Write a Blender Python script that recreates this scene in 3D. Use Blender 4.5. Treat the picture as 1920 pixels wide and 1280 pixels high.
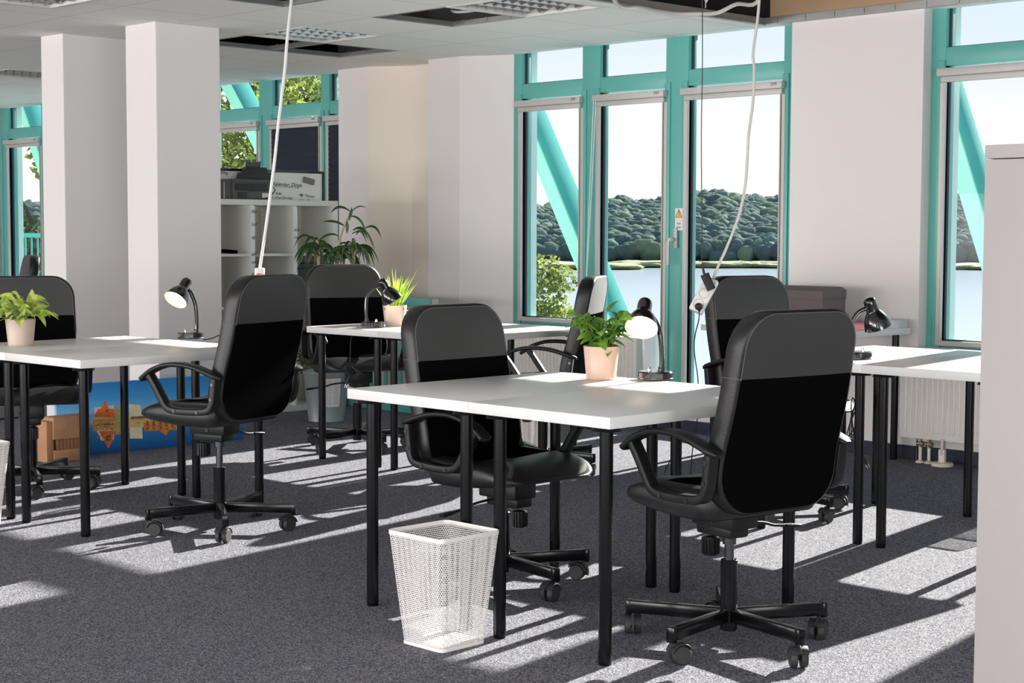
import bpy, bmesh, math, random
from mathutils import Vector, Matrix, Quaternion, noise
random.seed(7)
PI = math.pi
SC = bpy.context.scene
COL = SC.collection
for _o in list(bpy.data.objects):
    bpy.data.objects.remove(_o)

# ------------------------------------------------------------------ camera
FPX, PITCH, ROLL, EYE, PH = 3085.3, .0675, .0033, 1.2674, -.7995
_r0 = Vector((math.cos(PH), -math.sin(PH), 0))
_f0 = Vector((math.sin(PH), math.cos(PH), 0))
_up = Vector((0, 0, 1))
FWD = (_f0 * math.cos(PITCH) - _up * math.sin(PITCH)).normalized()
_u1 = (_f0 * math.sin(PITCH) + _up * math.cos(PITCH)).normalized()
RGT = _r0 * math.cos(ROLL) + _u1 * math.sin(ROLL)
UPV = _u1 * math.cos(ROLL) - _r0 * math.sin(ROLL)
cam_d = bpy.data.cameras.new('camera')
cam_d.sensor_width = 36
cam_d.lens = FPX / 1920 * 36
cam_d.clip_start, cam_d.clip_end = .05, 3000
cam = bpy.data.objects.new('camera', cam_d)
COL.objects.link(cam)
cam.matrix_world = Matrix(((RGT.x, UPV.x, -FWD.x, 0), (RGT.y, UPV.y, -FWD.y, 0), (RGT.z, UPV.z, -FWD.z, EYE), (0, 0, 0, 1)))
SC.camera = cam

# ------------------------------------------------------------------ view, world, sun, added fill lamps
SC.view_settings.view_transform = 'Standard'
SC.view_settings.look = 'None'
SC.view_settings.exposure = .1
SC.view_settings.gamma = 1
SC.view_settings.use_curve_mapping = False
SC.cycles.use_denoising = True
SC.cycles.max_bounces = 8
SC.cycles.diffuse_bounces = 6
SC.cycles.glossy_bounces = 4
SC.cycles.transparent_max_bounces = 24
SC.cycles.sample_clamp_indirect = 6
SC.cycles.caustics_reflective = False
SC.cycles.caustics_refractive = False

world = bpy.data.worlds.new('sky')
SC.world = world
world.use_nodes = True
wt = world.node_tree
wt.nodes.clear()
_tc = wt.nodes.new('ShaderNodeTexCoord')
_sx = wt.nodes.new('ShaderNodeSeparateXYZ')
_cr = wt.nodes.new('ShaderNodeValToRGB')
_bg = wt.nodes.new('ShaderNodeBackground')
_wo = wt.nodes.new('ShaderNodeOutputWorld')
wt.links.new(_tc.outputs['Generated'], _sx.inputs[0])
wt.links.new(_sx.outputs['Z'], _cr.inputs[0])
wt.links.new(_cr.outputs[0], _bg.inputs[0])
wt.links.new(_bg.outputs[0], _wo.inputs[0])
_e = _cr.color_ramp.elements
_e[0].position, _e[0].color = 0.0, (1.0, 1.0, 1.0, 1)
_e[1].position, _e[1].color = .5, (.36, .55, .85, 1)
for p_, c_ in ((.068, (1.0, 1.0, 1.0, 1)), (.088, (.87, .925, .99, 1)), (.12, (.79, .875, .98, 1)), (.20, (.74, .84, .96, 1))):
    x_ = _e.new(p_)
    x_.color = c_
_bg.inputs[1].default_value = 1.0

SUN_AZ, SUN_EL = math.radians(99), math.radians(23.2)
SUN = Vector((math.cos(SUN_EL) * math.cos(SUN_AZ), math.cos(SUN_EL) * math.sin(SUN_AZ), math.sin(SUN_EL)))
sd = bpy.data.lights.new('sun', 'SUN')
sd.energy = 21
sd.angle = math.radians(.53)
sd.color = (1, .95, .87)
so = bpy.data.objects.new('sun', sd)
COL.objects.link(so)
so.rotation_euler = SUN.to_track_quat('Z', 'Y').to_euler()
so.location = SUN * 30
OPP = ((-14.4, 5.8), (-8.2, 5.8), (-2.0, 5.8))      # openings added for fill lamps behind the camera: centre x, width
for x_, w_ in OPP:
    ad = bpy.data.lights.new('opposite_fill', 'AREA')  # unseen area lamp added to fill the room from behind
    ad.shape = 'RECTANGLE'
    ad.size, ad.size_y = w_, 1.95
    ad.energy = 590
    ad.color = (1, .965, .955)
    ao = bpy.data.objects.new('opposite_fill', ad)
    COL.objects.link(ao)
    ao.location = (x_, -8.35, 1.12)
    ao.rotation_euler = (PI / 2 + math.radians(36), 0, 0)

SIDE = ((-4.6, 4.6), (1.0, 4.6))                    # side-wall openings added for fill lamps, camera's right: centre y, width
for y_, w_ in SIDE:
    ad = bpy.data.lights.new('side_fill', 'AREA')  # added lamp that brightens faces turned to the camera's right
    ad.shape = 'RECTANGLE'
    ad.size, ad.size_y = w_, 1.95
    ad.energy = 265
    ad.color = (.97, 1, .985)
    ao = bpy.data.objects.new('side_fill', ad)
    COL.objects.link(ao)
    ao.location = (3.35, y_, 1.12)
    ao.rotation_euler = (PI / 2 + math.radians(22), 0, PI / 2)


# ------------------------------------------------------------------ pixel of the photograph -> point in the room
def ray(u, v):
    return (FWD * FPX + RGT * (u - 960) - UPV * (v - 640)).normalized()


def onz(u, v, z):
    d = ray(u, v)
    return Vector((0, 0, EYE)) + d * ((z - EYE) / d.z)


def ony(u, v, y):
    d = ray(u, v)
    return Vector((0, 0, EYE)) + d * (y / d.y)


def onx(u, v, x):
    d = ray(u, v)
    return Vector((0, 0, EYE)) + d * (x / d.x)


def atd(u, v, dist):
    d = ray(u, v)
    return Vector((0, 0, EYE)) + d * (dist / d.dot(_f0))


# ------------------------------------------------------------------ materials
def mat(name, color, rough=.5, metal=0., spec=None, noise_amt=0., noise_scale=20., bump=0., bump_scale=200., coat=0., emit=None, trans=0.):
    m = bpy.data.materials.new(name)
    m.use_nodes = True
    nt = m.node_tree
    b = nt.nodes['Principled BSDF']
    b.inputs['Base Color'].default_value = (*color, 1)
    b.inputs['Roughness'].default_value = rough
    b.inputs['Metallic'].default_value = metal
    if spec is not None:
        b.inputs['Specular IOR Level'].default_value = spec
    if coat:
        b.inputs['Coat Weight'].default_value = coat
        b.inputs['Coat Roughness'].default_value = .08
    if emit:
        b.inputs['Emission Color'].default_value = (*emit[0], 1)
        b.inputs['Emission Strength'].default_value = emit[1]
    if trans:
        b.inputs['Subsurface Weight'].default_value = 0
    tc = None
    if noise_amt or bump:
        tc = nt.nodes.new('ShaderNodeTexCoord')
    if noise_amt:
        n = nt.nodes.new('ShaderNodeTexNoise')
        n.inputs['Scale'].default_value = noise_scale
        n.inputs['Detail'].default_value = 4
        nt.links.new(tc.outputs['Object'], n.inputs['Vector'])
        mx = nt.nodes.new('ShaderNodeMix')
        mx.data_type = 'RGBA'
        mx.inputs['A'].default_value = tuple(max(0, c * (1 - noise_amt)) for c in color) + (1,)
        mx.inputs['B'].default_value = tuple(min(1, c * (1 + noise_amt)) for c in color) + (1,)
        nt.links.new(n.outputs['Fac'], mx.inputs['Factor'])
        nt.links.new(mx.outputs['Result'], b.inputs['Base Color'])
    if bump:
        n2 = nt.nodes.new('ShaderNodeTexNoise')
        n2.inputs['Scale'].default_value = bump_scale
        n2.inputs['Detail'].default_value = 3
        nt.links.new(tc.outputs['Object'], n2.inputs['Vector'])
        bp = nt.nodes.new('ShaderNodeBump')
        bp.inputs['Strength'].default_value = bump
        bp.inputs['Distance'].default_value = .002
        nt.links.new(n2.outputs['Fac'], bp.inputs['Height'])
        nt.links.new(bp.outputs[0], b.inputs['Normal'])
    return m


def mat_carpet():
    m = bpy.data.materials.new('speckled_carpet')
    m.use_nodes = True
    nt = m.node_tree
    b = nt.nodes['Principled BSDF']
    b.inputs['Roughness'].default_value = .95
    b.inputs['Specular IOR Level'].default_value = .15
    tc = nt.nodes.new('ShaderNodeTexCoord')
    v = nt.nodes.new('ShaderNodeTexVoronoi')
    v.inputs['Scale'].default_value = 260
    nt.links.new(tc.outputs['Object'], v.inputs['Vector'])
    r = nt.nodes.new('ShaderNodeValToRGB')
    r.color_ramp.interpolation = 'LINEAR'
    e = r.color_ramp.elements
    e[0].position, e[0].color = .0, (.048, .048, .075, 1)
    e[1].position, e[1].color = 1., (.34, .335, .35, 1)
    x = e.new(.45)
    x.color = (.115, .115, .15, 1)
    sp = nt.nodes.new('ShaderNodeSeparateColor')
    nt.links.new(v.outputs['Color'], sp.inputs[0])
    nt.links.new(sp.outputs[0], r.inputs[0])
    n = nt.nodes.new('ShaderNodeTexNoise')
    n.inputs['Scale'].default_value = 1.3
    n.inputs['Detail'].default_value = 3
    nt.links.new(tc.outputs['Object'], n.inputs['Vector'])
    mr = nt.nodes.new('ShaderNodeMapRange')
    mr.inputs['To Min'].default_value = .9
    mr.inputs['To Max'].default_value = 1.1
    nt.links.new(n.outputs['Fac'], mr.inputs[0])
    mx = nt.nodes.new('ShaderNodeMix')
    mx.data_type = 'RGBA'
    mx.blend_type = 'MULTIPLY'
    mx.inputs['Factor'].default_value = 1
    nt.links.new(r.outputs[0], mx.inputs['A'])
    nt.links.new(mr.outputs[0], mx.inputs['B'])
    nt.links.new(mx.outputs['Result'], b.inputs['Base Color'])
    bp = nt.nodes.new('ShaderNodeBump')
    bp.inputs['Strength'].default_value = .5
    bp.inputs['Distance'].default_value = .004
    nt.links.new(v.outputs['Distance'], bp.inputs['Height'])
    nt.links.new(bp.outputs[0], b.inputs['Normal'])
    return m


def mat_tiles(name, base, line, pitch, ox, oy, lw=.004):
    """ceiling tiles: thin joints on a square grid in world metres (object origin at 0)"""
    m = bpy.data.materials.new(name)
    m.use_nodes = True
    nt = m.node_tree
    b = nt.nodes['Principled BSDF']
    b.inputs['Roughness'].default_value = .9
    tc = nt.nodes.new('ShaderNodeTexCoord')
    s = nt.nodes.new('ShaderNodeSeparateXYZ')
    nt.links.new(tc.outputs['Object'], s.inputs[0])
    outs = []
    for ax, o in (('X', ox), ('Y', oy)):
        a = nt.nodes.new('ShaderNodeMath')
        a.operation = 'SUBTRACT'
        a.inputs[1].default_value = o
        nt.links.new(s.outputs[ax], a.inputs[0])
        w = nt.nodes.new('ShaderNodeMath')
        w.operation = 'PINGPONG'
        w.inputs[1].default_value = pitch / 2
        nt.links.new(a.outputs[0], w.inputs[0])
        l = nt.nodes.new('ShaderNodeMath')
        l.operation = 'LESS_THAN'
        l.inputs[1].default_value = lw
        nt.links.new(w.outputs[0], l.inputs[0])
        outs.append(l)
    mxm = nt.nodes.new('ShaderNodeMath')
    mxm.operation = 'MAXIMUM'
    nt.links.new(outs[0].outputs[0], mxm.inputs[0])
    nt.links.new(outs[1].outputs[0], mxm.inputs[1])
    mx = nt.nodes.new('ShaderNodeMix')
    mx.data_type = 'RGBA'
    mx.inputs['A'].default_value = (*base, 1)
    mx.inputs['B'].default_value = (*line, 1)
    nt.links.new(mxm.outputs[0], mx.inputs['Factor'])
    nt.links.new(mx.outputs['Result'], b.inputs['Base Color'])
    return m


def mat_glass(name, tint=(.95, .975, .965)):
    m = bpy.data.materials.new(name)
    m.use_nodes = True
    nt = m.node_tree
    nt.nodes.clear()
    o = nt.nodes.new('ShaderNodeOutputMaterial')
    t = nt.nodes.new('ShaderNodeBsdfTransparent')
    t.inputs[0].default_value = (*tint, 1)
    g = nt.nodes.new('ShaderNodeBsdfGlossy')
    g.inputs['Roughness'].default_value = .02
    f = nt.nodes.new('ShaderNodeFresnel')
    f.inputs[0].default_value = 1.2
    mx = nt.nodes.new('ShaderNodeMixShader')
    nt.links.new(f.outputs[0], mx.inputs[0])
    nt.links.new(t.outputs[0], mx.inputs[1])
    nt.links.new(g.outputs[0], mx.inputs[2])
    nt.links.new(mx.outputs[0], o.inputs[0])
    return m


def mat_mesh(name, color, pitch, hole):
    """perforated sheet metal: staggered round holes on the sheet's own UV metres"""
    m = bpy.data.materials.new(name)
    m.use_nodes = True
    nt = m.node_tree
    b = nt.nodes['Principled BSDF']
    out = nt.nodes['Material Output']
    b.inputs['Base Color'].default_value = (*color, 1)
    b.inputs['Roughness'].default_value = .45
    uv = nt.nodes.new('ShaderNodeUVMap')
    mp = nt.nodes.new('ShaderNodeMapping')
    mp.inputs['Scale'].default_value = (1 / pitch, 1 / (pitch * .87), 1)
    nt.links.new(uv.outputs[0], mp.inputs[0])
    s = nt.nodes.new('ShaderNodeSeparateXYZ')
    nt.links.new(mp.outputs[0], s.inputs[0])

    def M(op, a, bb=None):
        n = nt.nodes.new('ShaderNodeMath')
        n.operation = op
        for i, q in enumerate((a, bb)):
            if q is None:
                continue
            if isinstance(q, (int, float)):
                n.inputs[i].default_value = q
            else:
                nt.links.new(q, n.inputs[i])
        return n.outputs[0]
    row = M('FLOOR', s.outputs['Y'])
    odd = M('MULTIPLY', M('MODULO', row, 2), .5)
    fx = M('SUBTRACT', M('FRACT', M('ADD', s.outputs['X'], odd)), .5)
    fy = M('SUBTRACT', M('FRACT', s.outputs['Y']), .5)
    r2 = M('ADD', M('MULTIPLY', fx, fx), M('MULTIPLY', fy, fy))
    hole_ = M('LESS_THAN', r2, hole * hole)
    t = nt.nodes.new('ShaderNodeBsdfTransparent')
    mx = nt.nodes.new('ShaderNodeMixShader')
    nt.links.new(hole_, mx.inputs[0])
    nt.links.new(b.outputs[0], mx.inputs[1])
    nt.links.new(t.outputs[0], mx.inputs[2])
    nt.links.new(mx.outputs[0], out.inputs[0])
    return m


def mat_leaf(name, c1, c2, rough=.4, translucent=.35, scale=30, stripe=False):
    m = bpy.data.materials.new(name)
    m.use_nodes = True
    nt = m.node_tree
    b = nt.nodes['Principled BSDF']
    out = nt.nodes['Material Output']
    b.inputs['Roughness'].default_value = rough
    tc = nt.nodes.new('ShaderNodeTexCoord')
    n = nt.nodes.new('ShaderNodeTexNoise')
    n.inputs['Scale'].default_value = scale
    n.inputs['Detail'].default_value = 2
    nt.links.new(tc.outputs['Object'], n.inputs['Vector'])
    r = nt.nodes.new('ShaderNodeValToRGB')
    r.color_ramp.elements[0].position, r.color_ramp.elements[0].color = .35, (*c1, 1)
    r.color_ramp.elements[1].position, r.color_ramp.elements[1].color = .65, (*c2, 1)
    nt.links.new(n.outputs['Fac'], r.inputs[0])
    nt.links.new(r.outputs[0], b.inputs['Base Color'])
    tr = nt.nodes.new('ShaderNodeBsdfTranslucent')
    nt.links.new(r.outputs[0], tr.inputs[0])
    mx = nt.nodes.new('ShaderNodeMixShader')
    mx.inputs[0].default_value = translucent
    nt.links.new(b.outputs[0], mx.inputs[1])
    nt.links.new(tr.outputs[0], mx.inputs[2])
    nt.links.new(mx.outputs[0], out.inputs[0])
    return m


M = dict(
    wall=mat('white_wall_paint', (.73, .69, .68), .85, noise_amt=.02, noise_scale=2, bump=.05, bump_scale=90),
    cream=mat('cream_wall_paint', (.78, .70, .62), .85, noise_amt=.03, noise_scale=2),
    ceil=mat_tiles('ceiling_tiles', (.88, .865, .815), (.58, .58, .53), .625, -8.665, 6.08),
    plenum=mat('dark_slab', (.03, .028, .026), .95, noise_amt=.3, noise_scale=3),
    brown_board=mat('brown_board', (.46, .30, .18), .8, noise_amt=.06, noise_scale=4),
    galv=mat('galvanised_rail', (.33, .33, .32), .45, metal=.8, noise_amt=.15, noise_scale=14),
    carpet=mat_carpet(),
    skirt=mat('navy_skirting', (.018, .022, .045), .7),
    teal=mat('teal_frame_paint', (.115, .40, .36), .38, noise_amt=.03, noise_scale=6),
    teal_out=mat('teal_steel_paint', (.06, .29, .275), .9, spec=.05, noise_amt=.04, noise_scale=3),
    mint=mat('pale_mint_paint', (.66, .84, .78), .6),
    beam_light_tint=mat('teal_steel_bounce_tint', (.22, .52, .42), .9, spec=.05),  # lighter tint stands in for bounce light on the beam's room side
    facade=mat('grey_render', (.33, .36, .35), .9),
    seal=mat('black_gasket', (.008, .012, .018), .6),
    glass=mat_glass('window_glass'),
    alu=mat('blind_aluminium', (.50, .48, .46), .5, metal=.15),
    navy_blind=mat('navy_pleated_fabric', (.012, .017, .032), .8),
    top=mat('white_laminate', (.73, .72, .715), .36, spec=.4, noise_amt=.012, noise_scale=8),
    topedge=mat('white_edge_band', (.78, .76, .755), .4),
    black_metal=mat('black_lacquer', (.004, .004, .005), .2, spec=.28),
    black_plastic=mat('black_plastic', (.007, .007, .0075), .40, spec=.32, bump=.15, bump_scale=500),
    leather=mat('black_leather', (.010, .0098, .010), .36, spec=.42, bump=.35, bump_scale=320),
    leather_back=mat('black_headrest_leather', (.036, .036, .037), .48, bump=.2, bump_scale=260),
    fabric=mat('black_mesh_fabric', (.0035, .0035, .004), .95, spec=.0, bump=.4, bump_scale=900),
    thread=mat('grey_seam_thread', (.12, .118, .12), .8),
    rubber=mat('dark_rubber', (.022, .022, .023), .6),
    chrome=mat('chrome', (.75, .75, .76), .15, metal=1),
    steel=mat('dark_gas_steel', (.09, .09, .095), .25, metal=.9),
    gloss_black=mat('gloss_black_enamel', (.008, .008, .009), .12, coat=.6),
    shade_in=mat('white_shade_lining', (.86, .75, .60), .5),
    bulb=mat('lit_bulb', (1, .9, .75), .4, emit=((1, .88, .68), 4)),
    pot_pink=mat('blush_pot_glaze', (.62, .43, .34), .38),
    pot_beige=mat('beige_pot_glaze', (.62, .50, .42), .4),
    pot_taupe=mat('taupe_pot_glaze', (.55, .42, .36), .45),
    soil=mat('potting_soil', (.06, .03, .018), .95, noise_amt=.5, noise_scale=60),
    zinc=mat('zinc_bucket', (.34, .38, .40), .45, metal=.35, noise_amt=.06, noise_scale=5),
    paper=mat('paper', (.72, .69, .67), .8),
    print_grey=mat('faint_print', (.42, .41, .42), .8),
    white_plastic=mat('white_plastic', (.80, .78, .76), .4),
    grey_cable=mat('pale_grey_cable', (.55, .52, .49), .5),
    socket=mat('ivory_socket', (.45, .39, .29), .5),
    red=mat('red_switch', (.75, .06, .04), .3, emit=((1, .1, .05), .4)),
    black_cable=mat('black_cable', (.01, .01, .012), .5),
    shelf=mat('white_shelf_foil', (.72, .71, .67), .55),
    beige_panel=mat('beige_panel', (.60, .57, .50), .8),
    pipe=mat('white_pipe', (.72, .69, .65), .55),
    board_white=mat('whiteboard_enamel', (.78, .80, .77), .25),
    ink=mat('black_marker_ink', (.03, .03, .035), .7),
    ink_grey=mat('grey_marker_ink', (.035, .035, .04), .7),
    printer=mat('grey_printer_plastic', (.075, .07, .068), .45),
    printer_dark=mat('printer_black', (.018, .018, .02), .45),
    eraser=mat('felt_eraser', (.22, .21, .18), .9, noise_amt=.2, noise_scale=80),
    box_brown=mat('mauve_brown_card', (.13, .105, .105), .7),
    dark_box=mat('dark_grey_card', (.05, .05, .05), .7),
    mag_red=mat('red_magazine', (.75, .08, .16), .5),
    mag_white=mat('white_magazine', (.62, .62, .62), .45, noise_amt=.35, noise_scale=22),
    rad=mat('radiator_enamel', (.74, .70, .67), .45),
    brass=mat('valve_brass', (.30, .24, .18), .4, metal=.8),
    ivory=mat('ivory_plastic', (.74, .70, .60), .5),
    bin=mat_mesh('white_perforated_steel', (.84, .80, .78), .0075, .40),
    bin_solid=mat('white_bin_enamel', (.78, .75, .73), .45),
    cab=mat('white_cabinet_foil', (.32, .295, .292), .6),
    wood=mat('brown_crate_wood', (.42, .22, .115), .8, noise_amt=.25, noise_scale=18),
    wood_dark=mat('dark_crate_wood', (.28, .135, .065), .85, noise_amt=.25, noise_scale=18),
    yellow=mat('warning_yellow', (.85, .50, .03), .5),
    lamp_louver=mat('louvre_aluminium', (.55, .54, .52), .25, metal=.9),
    lamp_in=mat('lamp_tray_white', (.70, .69, .66), .5),
    bark=mat('bark', (.10, .075, .055), .9, noise_amt=.4, noise_scale=10),
    tan_stem=mat('tan_cane_stem', (.50, .38, .25), .8),
    coffee_leaf=mat_leaf('glossy_green_leaf', (.09, .24, .025), (.26, .46, .07), .3, .35, 25),
    pothos_leaf=mat_leaf('variegated_yellow_leaf', (.30, .52, .03), (.82, .86, .26), .35, .4, 32),
    aloe_leaf=mat_leaf('lime_spike_leaf', (.30, .58, .03), (.66, .78, .12), .35, .4, 20),
    dracaena_leaf=mat_leaf('dark_strap_leaf', (.02, .055, .012), (.055, .11, .025), .45, .2, 14),
    stem_green=mat('green_stem', (.22, .30, .09), .6),
    tree_leaf=mat_leaf('sun_tinted_tree_leaf', (.09, .14, .055), (.30, .36, .07), .6, .35, 1.4),  # sunlit tone put into the leaf colour
    tree_leaf_dark=mat_leaf('shade_tinted_tree_leaf', (.06, .09, .045), (.16, .21, .06), .6, .25, 1.1),  # darker copy with shade put into the leaf colour
)


# ------------------------------------------------------------------ mesh builder
class MB:
    def __init__(s):
        s.bm = bmesh.new()
        s.mi = 0

    def _add(s, t, mx=None):
        if mx is not None:
            bmesh.ops.transform(t, matrix=mx, verts=t.verts)
        me = bpy.data.meshes.new('tmp')
        for f in t.faces:
            f.material_index = s.mi
        t.to_mesh(me)
        t.free()
        s.bm.from_mesh(me)
        bpy.data.meshes.remove(me)
        return s

    def box(s, c, d, bevel=0., mx=None, seg=2):
        t = bmesh.new()
        bmesh.ops.create_cube(t, size=1)
        bmesh.ops.transform(t, matrix=Matrix.Translation(c) @ Matrix.Diagonal((*d, 1)), verts=t.verts)
        if bevel:
            bmesh.ops.bevel(t, geom=t.edges[:], offset=bevel, segments=seg, affect='EDGES', profile=.5)
        return s._add(t, mx)

    def b2(s, a, b, bevel=0., mx=None):
        return s.box([(x + y) / 2 for x, y in zip(a, b)], [abs(x - y) for x, y in zip(a, b)], bevel, mx)

    def lathe(s, prof, seg=32, mx=None):
        t = bmesh.new()
        rings = []
        for r, z in prof:
            if r < 1e-6:
                rings.append([t.verts.new((0, 0, z))])
            else:
                rings.append([t.verts.new((r * math.cos(2 * PI * k / seg), r * math.sin(2 * PI * k / seg), z)) for k in range(seg)])
        for a, b in zip(rings, rings[1:]):
            for k in range(seg):
                k2 = (k + 1) % seg
                if len(a) == 1 and len(b) == 1:
                    continue
                if len(a) == 1:
                    t.faces.new((a[0], b[k2], b[k]))
                elif len(b) == 1:
                    t.faces.new((a[k], a[k2], b[0]))
                else:
                    t.faces.new((a[k], a[k2], b[k2], b[k]))
        bmesh.ops.recalc_face_normals(t, faces=t.faces)
        return s._add(t, mx)

    def cyl(s, p0, p1, r, r1=None, seg=24, bev=0.):
        p0, p1 = Vector(p0), Vector(p1)
        L = (p1 - p0).length
        r1 = r if r1 is None else r1
        mx = Matrix.Translation(p0) @ (p1 - p0).to_track_quat('Z', 'Y').to_matrix().to_4x4()
        if bev:
            pr = [(0, 0), (r - bev, 0), (r, bev), (r1, L - bev), (r1 - bev, L), (0, L)]
        else:
            pr = [(0, 0), (r, 0), (r1, L), (0, L)]
        return s.lathe(pr, seg, mx)

    def sweep(s, pts, sec, up=None, closed=False, scale=None):
        """sweep a closed 2-D section (list of (a, b)) along pts; b along up, a sideways"""
        pts = [Vector(p) for p in pts]
        n = len(pts)
        t = bmesh.new()
        rings = []
        nrm = None
        for i in range(n):
            if closed:
                tg = pts[(i + 1) % n] - pts[i - 1]
            else:
                tg = pts[min(i + 1, n - 1)] - pts[max(i - 1, 0)]
            tg.normalize()
            if up is not None:
                side = tg.cross(Vector(up))
                if side.length < 1e-5:
                    side = Vector((1, 0, 0))
                side.normalize()
                nn = side.cross(tg).normalized()
            else:
                if nrm is None:
                    nrm = tg.orthogonal().normalized()
                else:
                    nrm = (nrm - tg * nrm.dot(tg))
                    nrm = nrm.normalized() if nrm.length > 1e-6 else tg.orthogonal().normalized()
                nn = nrm
                side = tg.cross(nn).normalized()
            k = scale[i] if scale else 1
            if not isinstance(k, tuple):
                k = (k, k)
            rings.append([t.verts.new(pts[i] + side * (a * k[0]) + nn * (b * k[1])) for a, b in sec])
        m = len(sec)
        rr = list(zip(rings, rings[1:])) + ([(rings[-1], rings[0])] if closed else [])
        for a, b in rr:
            for k in range(m):
                t.faces.new((a[k], a[(k + 1) % m], b[(k + 1) % m], b[k]))
        if not closed:
            t.faces.new(rings[0][::-1])
            t.faces.new(rings[-1])
        bmesh.ops.recalc_face_normals(t, faces=t.faces)
        return s._add(t)

    def tube(s, pts, r, seg=10, closed=False, scale=None):
        return s.sweep(pts, [(r * math.cos(2 * PI * k / seg), r * math.sin(2 * PI * k / seg)) for k in range(seg)], closed=closed, scale=scale)

    def prism(s, poly, h, mx=None, bevel=0.):
        """poly in xy, extruded 0..h in z"""
        t = bmesh.new()
        lo = [t.verts.new((x, y, 0)) for x, y in poly]
        hi = [t.verts.new((x, y, h)) for x, y in poly]
        n = len(poly)
        t.faces.new(lo[::-1])
        t.faces.new(hi)
        for k in range(n):
            t.faces.new((lo[k], lo[(k + 1) % n], hi[(k + 1) % n], hi[k]))
        bmesh.ops.recalc_face_normals(t, faces=t.faces)
        if bevel:
            bmesh.ops.bevel(t, geom=t.edges[:], offset=bevel, segments=2, affect='EDGES', profile=.5)
        return s._add(t, mx)

    def quad(s, *p):
        vs = [s.bm.verts.new(q) for q in p]
        f = s.bm.faces.new(vs)
        f.material_index = s.mi
        return f

    def build(s, name, m, parent=None, smooth=40, loc=None):
        me = bpy.data.meshes.new(name)
        s.bm.to_mesh(me)
        s.bm.free()
        for q in (m if isinstance(m, (list, tuple)) else [m]):
            me.materials.append(q)
        if smooth:
            me.shade_smooth()
            me.set_sharp_from_angle(angle=math.radians(smooth))
        o = bpy.data.objects.new(name, me)
        COL.objects.link(o)
        if parent is not None:
            o.parent = parent
        if loc is not None:
            o.location = loc
        return o


def tag(o, label, cat, group=None):
    o['label'] = label
    o['category'] = cat
    if group:
        o['group'] = group
    return o


def thing(name, label, cat, loc=(0, 0, 0), rz=0., group=None):
    o = bpy.data.objects.new(name, None)
    COL.objects.link(o)
    o.empty_display_size = .1
    o.location = loc
    o.rotation_euler = (0, 0, rz)
    return tag(o, label, cat, group)


def struct(o):
    o['kind'] = 'structure'
    return o


def dup(o, parent=None):
    c = o.copy()
    COL.objects.link(c)
    if parent is not None:
        c.parent = parent
    for ch in list(o.children):
        dup(ch, c)
    return c


def catmull(P, n=8, closed=False):
    P = [Vector(p) for p in P]
    out = []
    N = len(P)
    for i in range(N if closed else N - 1):
        if closed:
            p0, p1, p2, p3 = P[i - 1], P[i], P[(i + 1) % N], P[(i + 2) % N]
        else:
            p0, p1, p2, p3 = P[max(i - 1, 0)], P[i], P[i + 1], P[min(i + 2, N - 1)]
        for k in range(n):
            t = k / n
            out.append(.5 * ((2 * p1) + (p2 - p0) * t + (2 * p0 - 5 * p1 + 4 * p2 - p3) * t * t + (3 * p1 - p0 - 3 * p2 + p3) * t ** 3))
    if not closed:
        out.append(P[-1].copy())
    return out


def rrect(w, h, r, n=4):
    out = []
    for cx, cy, a0 in ((w / 2 - r, h / 2 - r, 0), (-w / 2 + r, h / 2 - r, 90), (-w / 2 + r, -h / 2 + r, 180), (w / 2 - r, -h / 2 + r, 270)):
        for k in range(n + 1):
            a = math.radians(a0 + 90 * k / n)
            out.append((cx + r * math.cos(a), cy + r * math.sin(a)))
    return out


_txt_cache = {}


def text_mesh(mb, txt, size, mx, shear=.25):
    cu = bpy.data.curves.new('txt', 'FONT')
    cu.body = txt
    cu.size = size
    cu.shear = shear
    cu.offset = size * .012
    cu.resolution_u = 2
    ob = bpy.data.objects.new('txt', cu)
    COL.objects.link(ob)
    dg = bpy.context.evaluated_depsgraph_get()
    me = bpy.data.meshes.new_from_object(ob.evaluated_get(dg))
    t = bmesh.new()
    t.from_mesh(me)
    bpy.data.objects.remove(ob)
    bpy.data.curves.remove(cu)
    bpy.data.meshes.remove(me)
    mb._add(t, mx)

# ================================================================== THE ROOM
CZ, SLAB = 2.485, 2.95
YW, YF = 7.97, 8.05          # wall face, window frame face
X0, X1, YB = -18.5, 3.0, -8.0

b = MB()
b.b2((X0, YB, -.2), (X1, 8.3, 0))
struct(b.build('floor', M['carpet']))

holes = {'gap_one': (-9.29, -8.665, 6.08, 6.705), 'gap_two': (-9.29, -8.665, 6.705, 7.33), 'gap_three': (-7.415, -6.79, 6.08, 6.705),
         'gap_four': (-7.415, -6.79, 4.83, 5.455), 'big': (-6.04, -1.6, 4.83, 7.95)}
lamps_c = {'a': (-8.665, -8.04, 6.08, 6.705), 'b': (-6.79, -6.165, 6.08, 6.705), 'c': (-8.40, -7.775, 3.975, 4.6), 'd': (-12.415, -11.79, 6.08, 6.705)}
allh = list(holes.values()) + list(lamps_c.values())
xs = sorted({X0, X1} | {h[0] for h in allh} | {h[1] for h in allh})
ys = sorted({YB, 8.06} | {h[2] for h in allh} | {h[3] for h in allh})
b = MB()
for xa, xb in zip(xs, xs[1:]):
    for ya, yb in zip(ys, ys[1:]):
        cx, cy = (xa + xb) / 2, (ya + yb) / 2
        if any(h[0] < cx < h[1] and h[2] < cy < h[3] for h in allh):
            continue
        b.quad((xa, ya, CZ), (xa, yb, CZ), (xb, yb, CZ), (xb, ya, CZ))
bmesh.ops.remove_doubles(b.bm, verts=b.bm.verts[:], dist=1e-4)
_ex = bmesh.ops.extrude_face_region(b.bm, geom=b.bm.faces[:])
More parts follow.
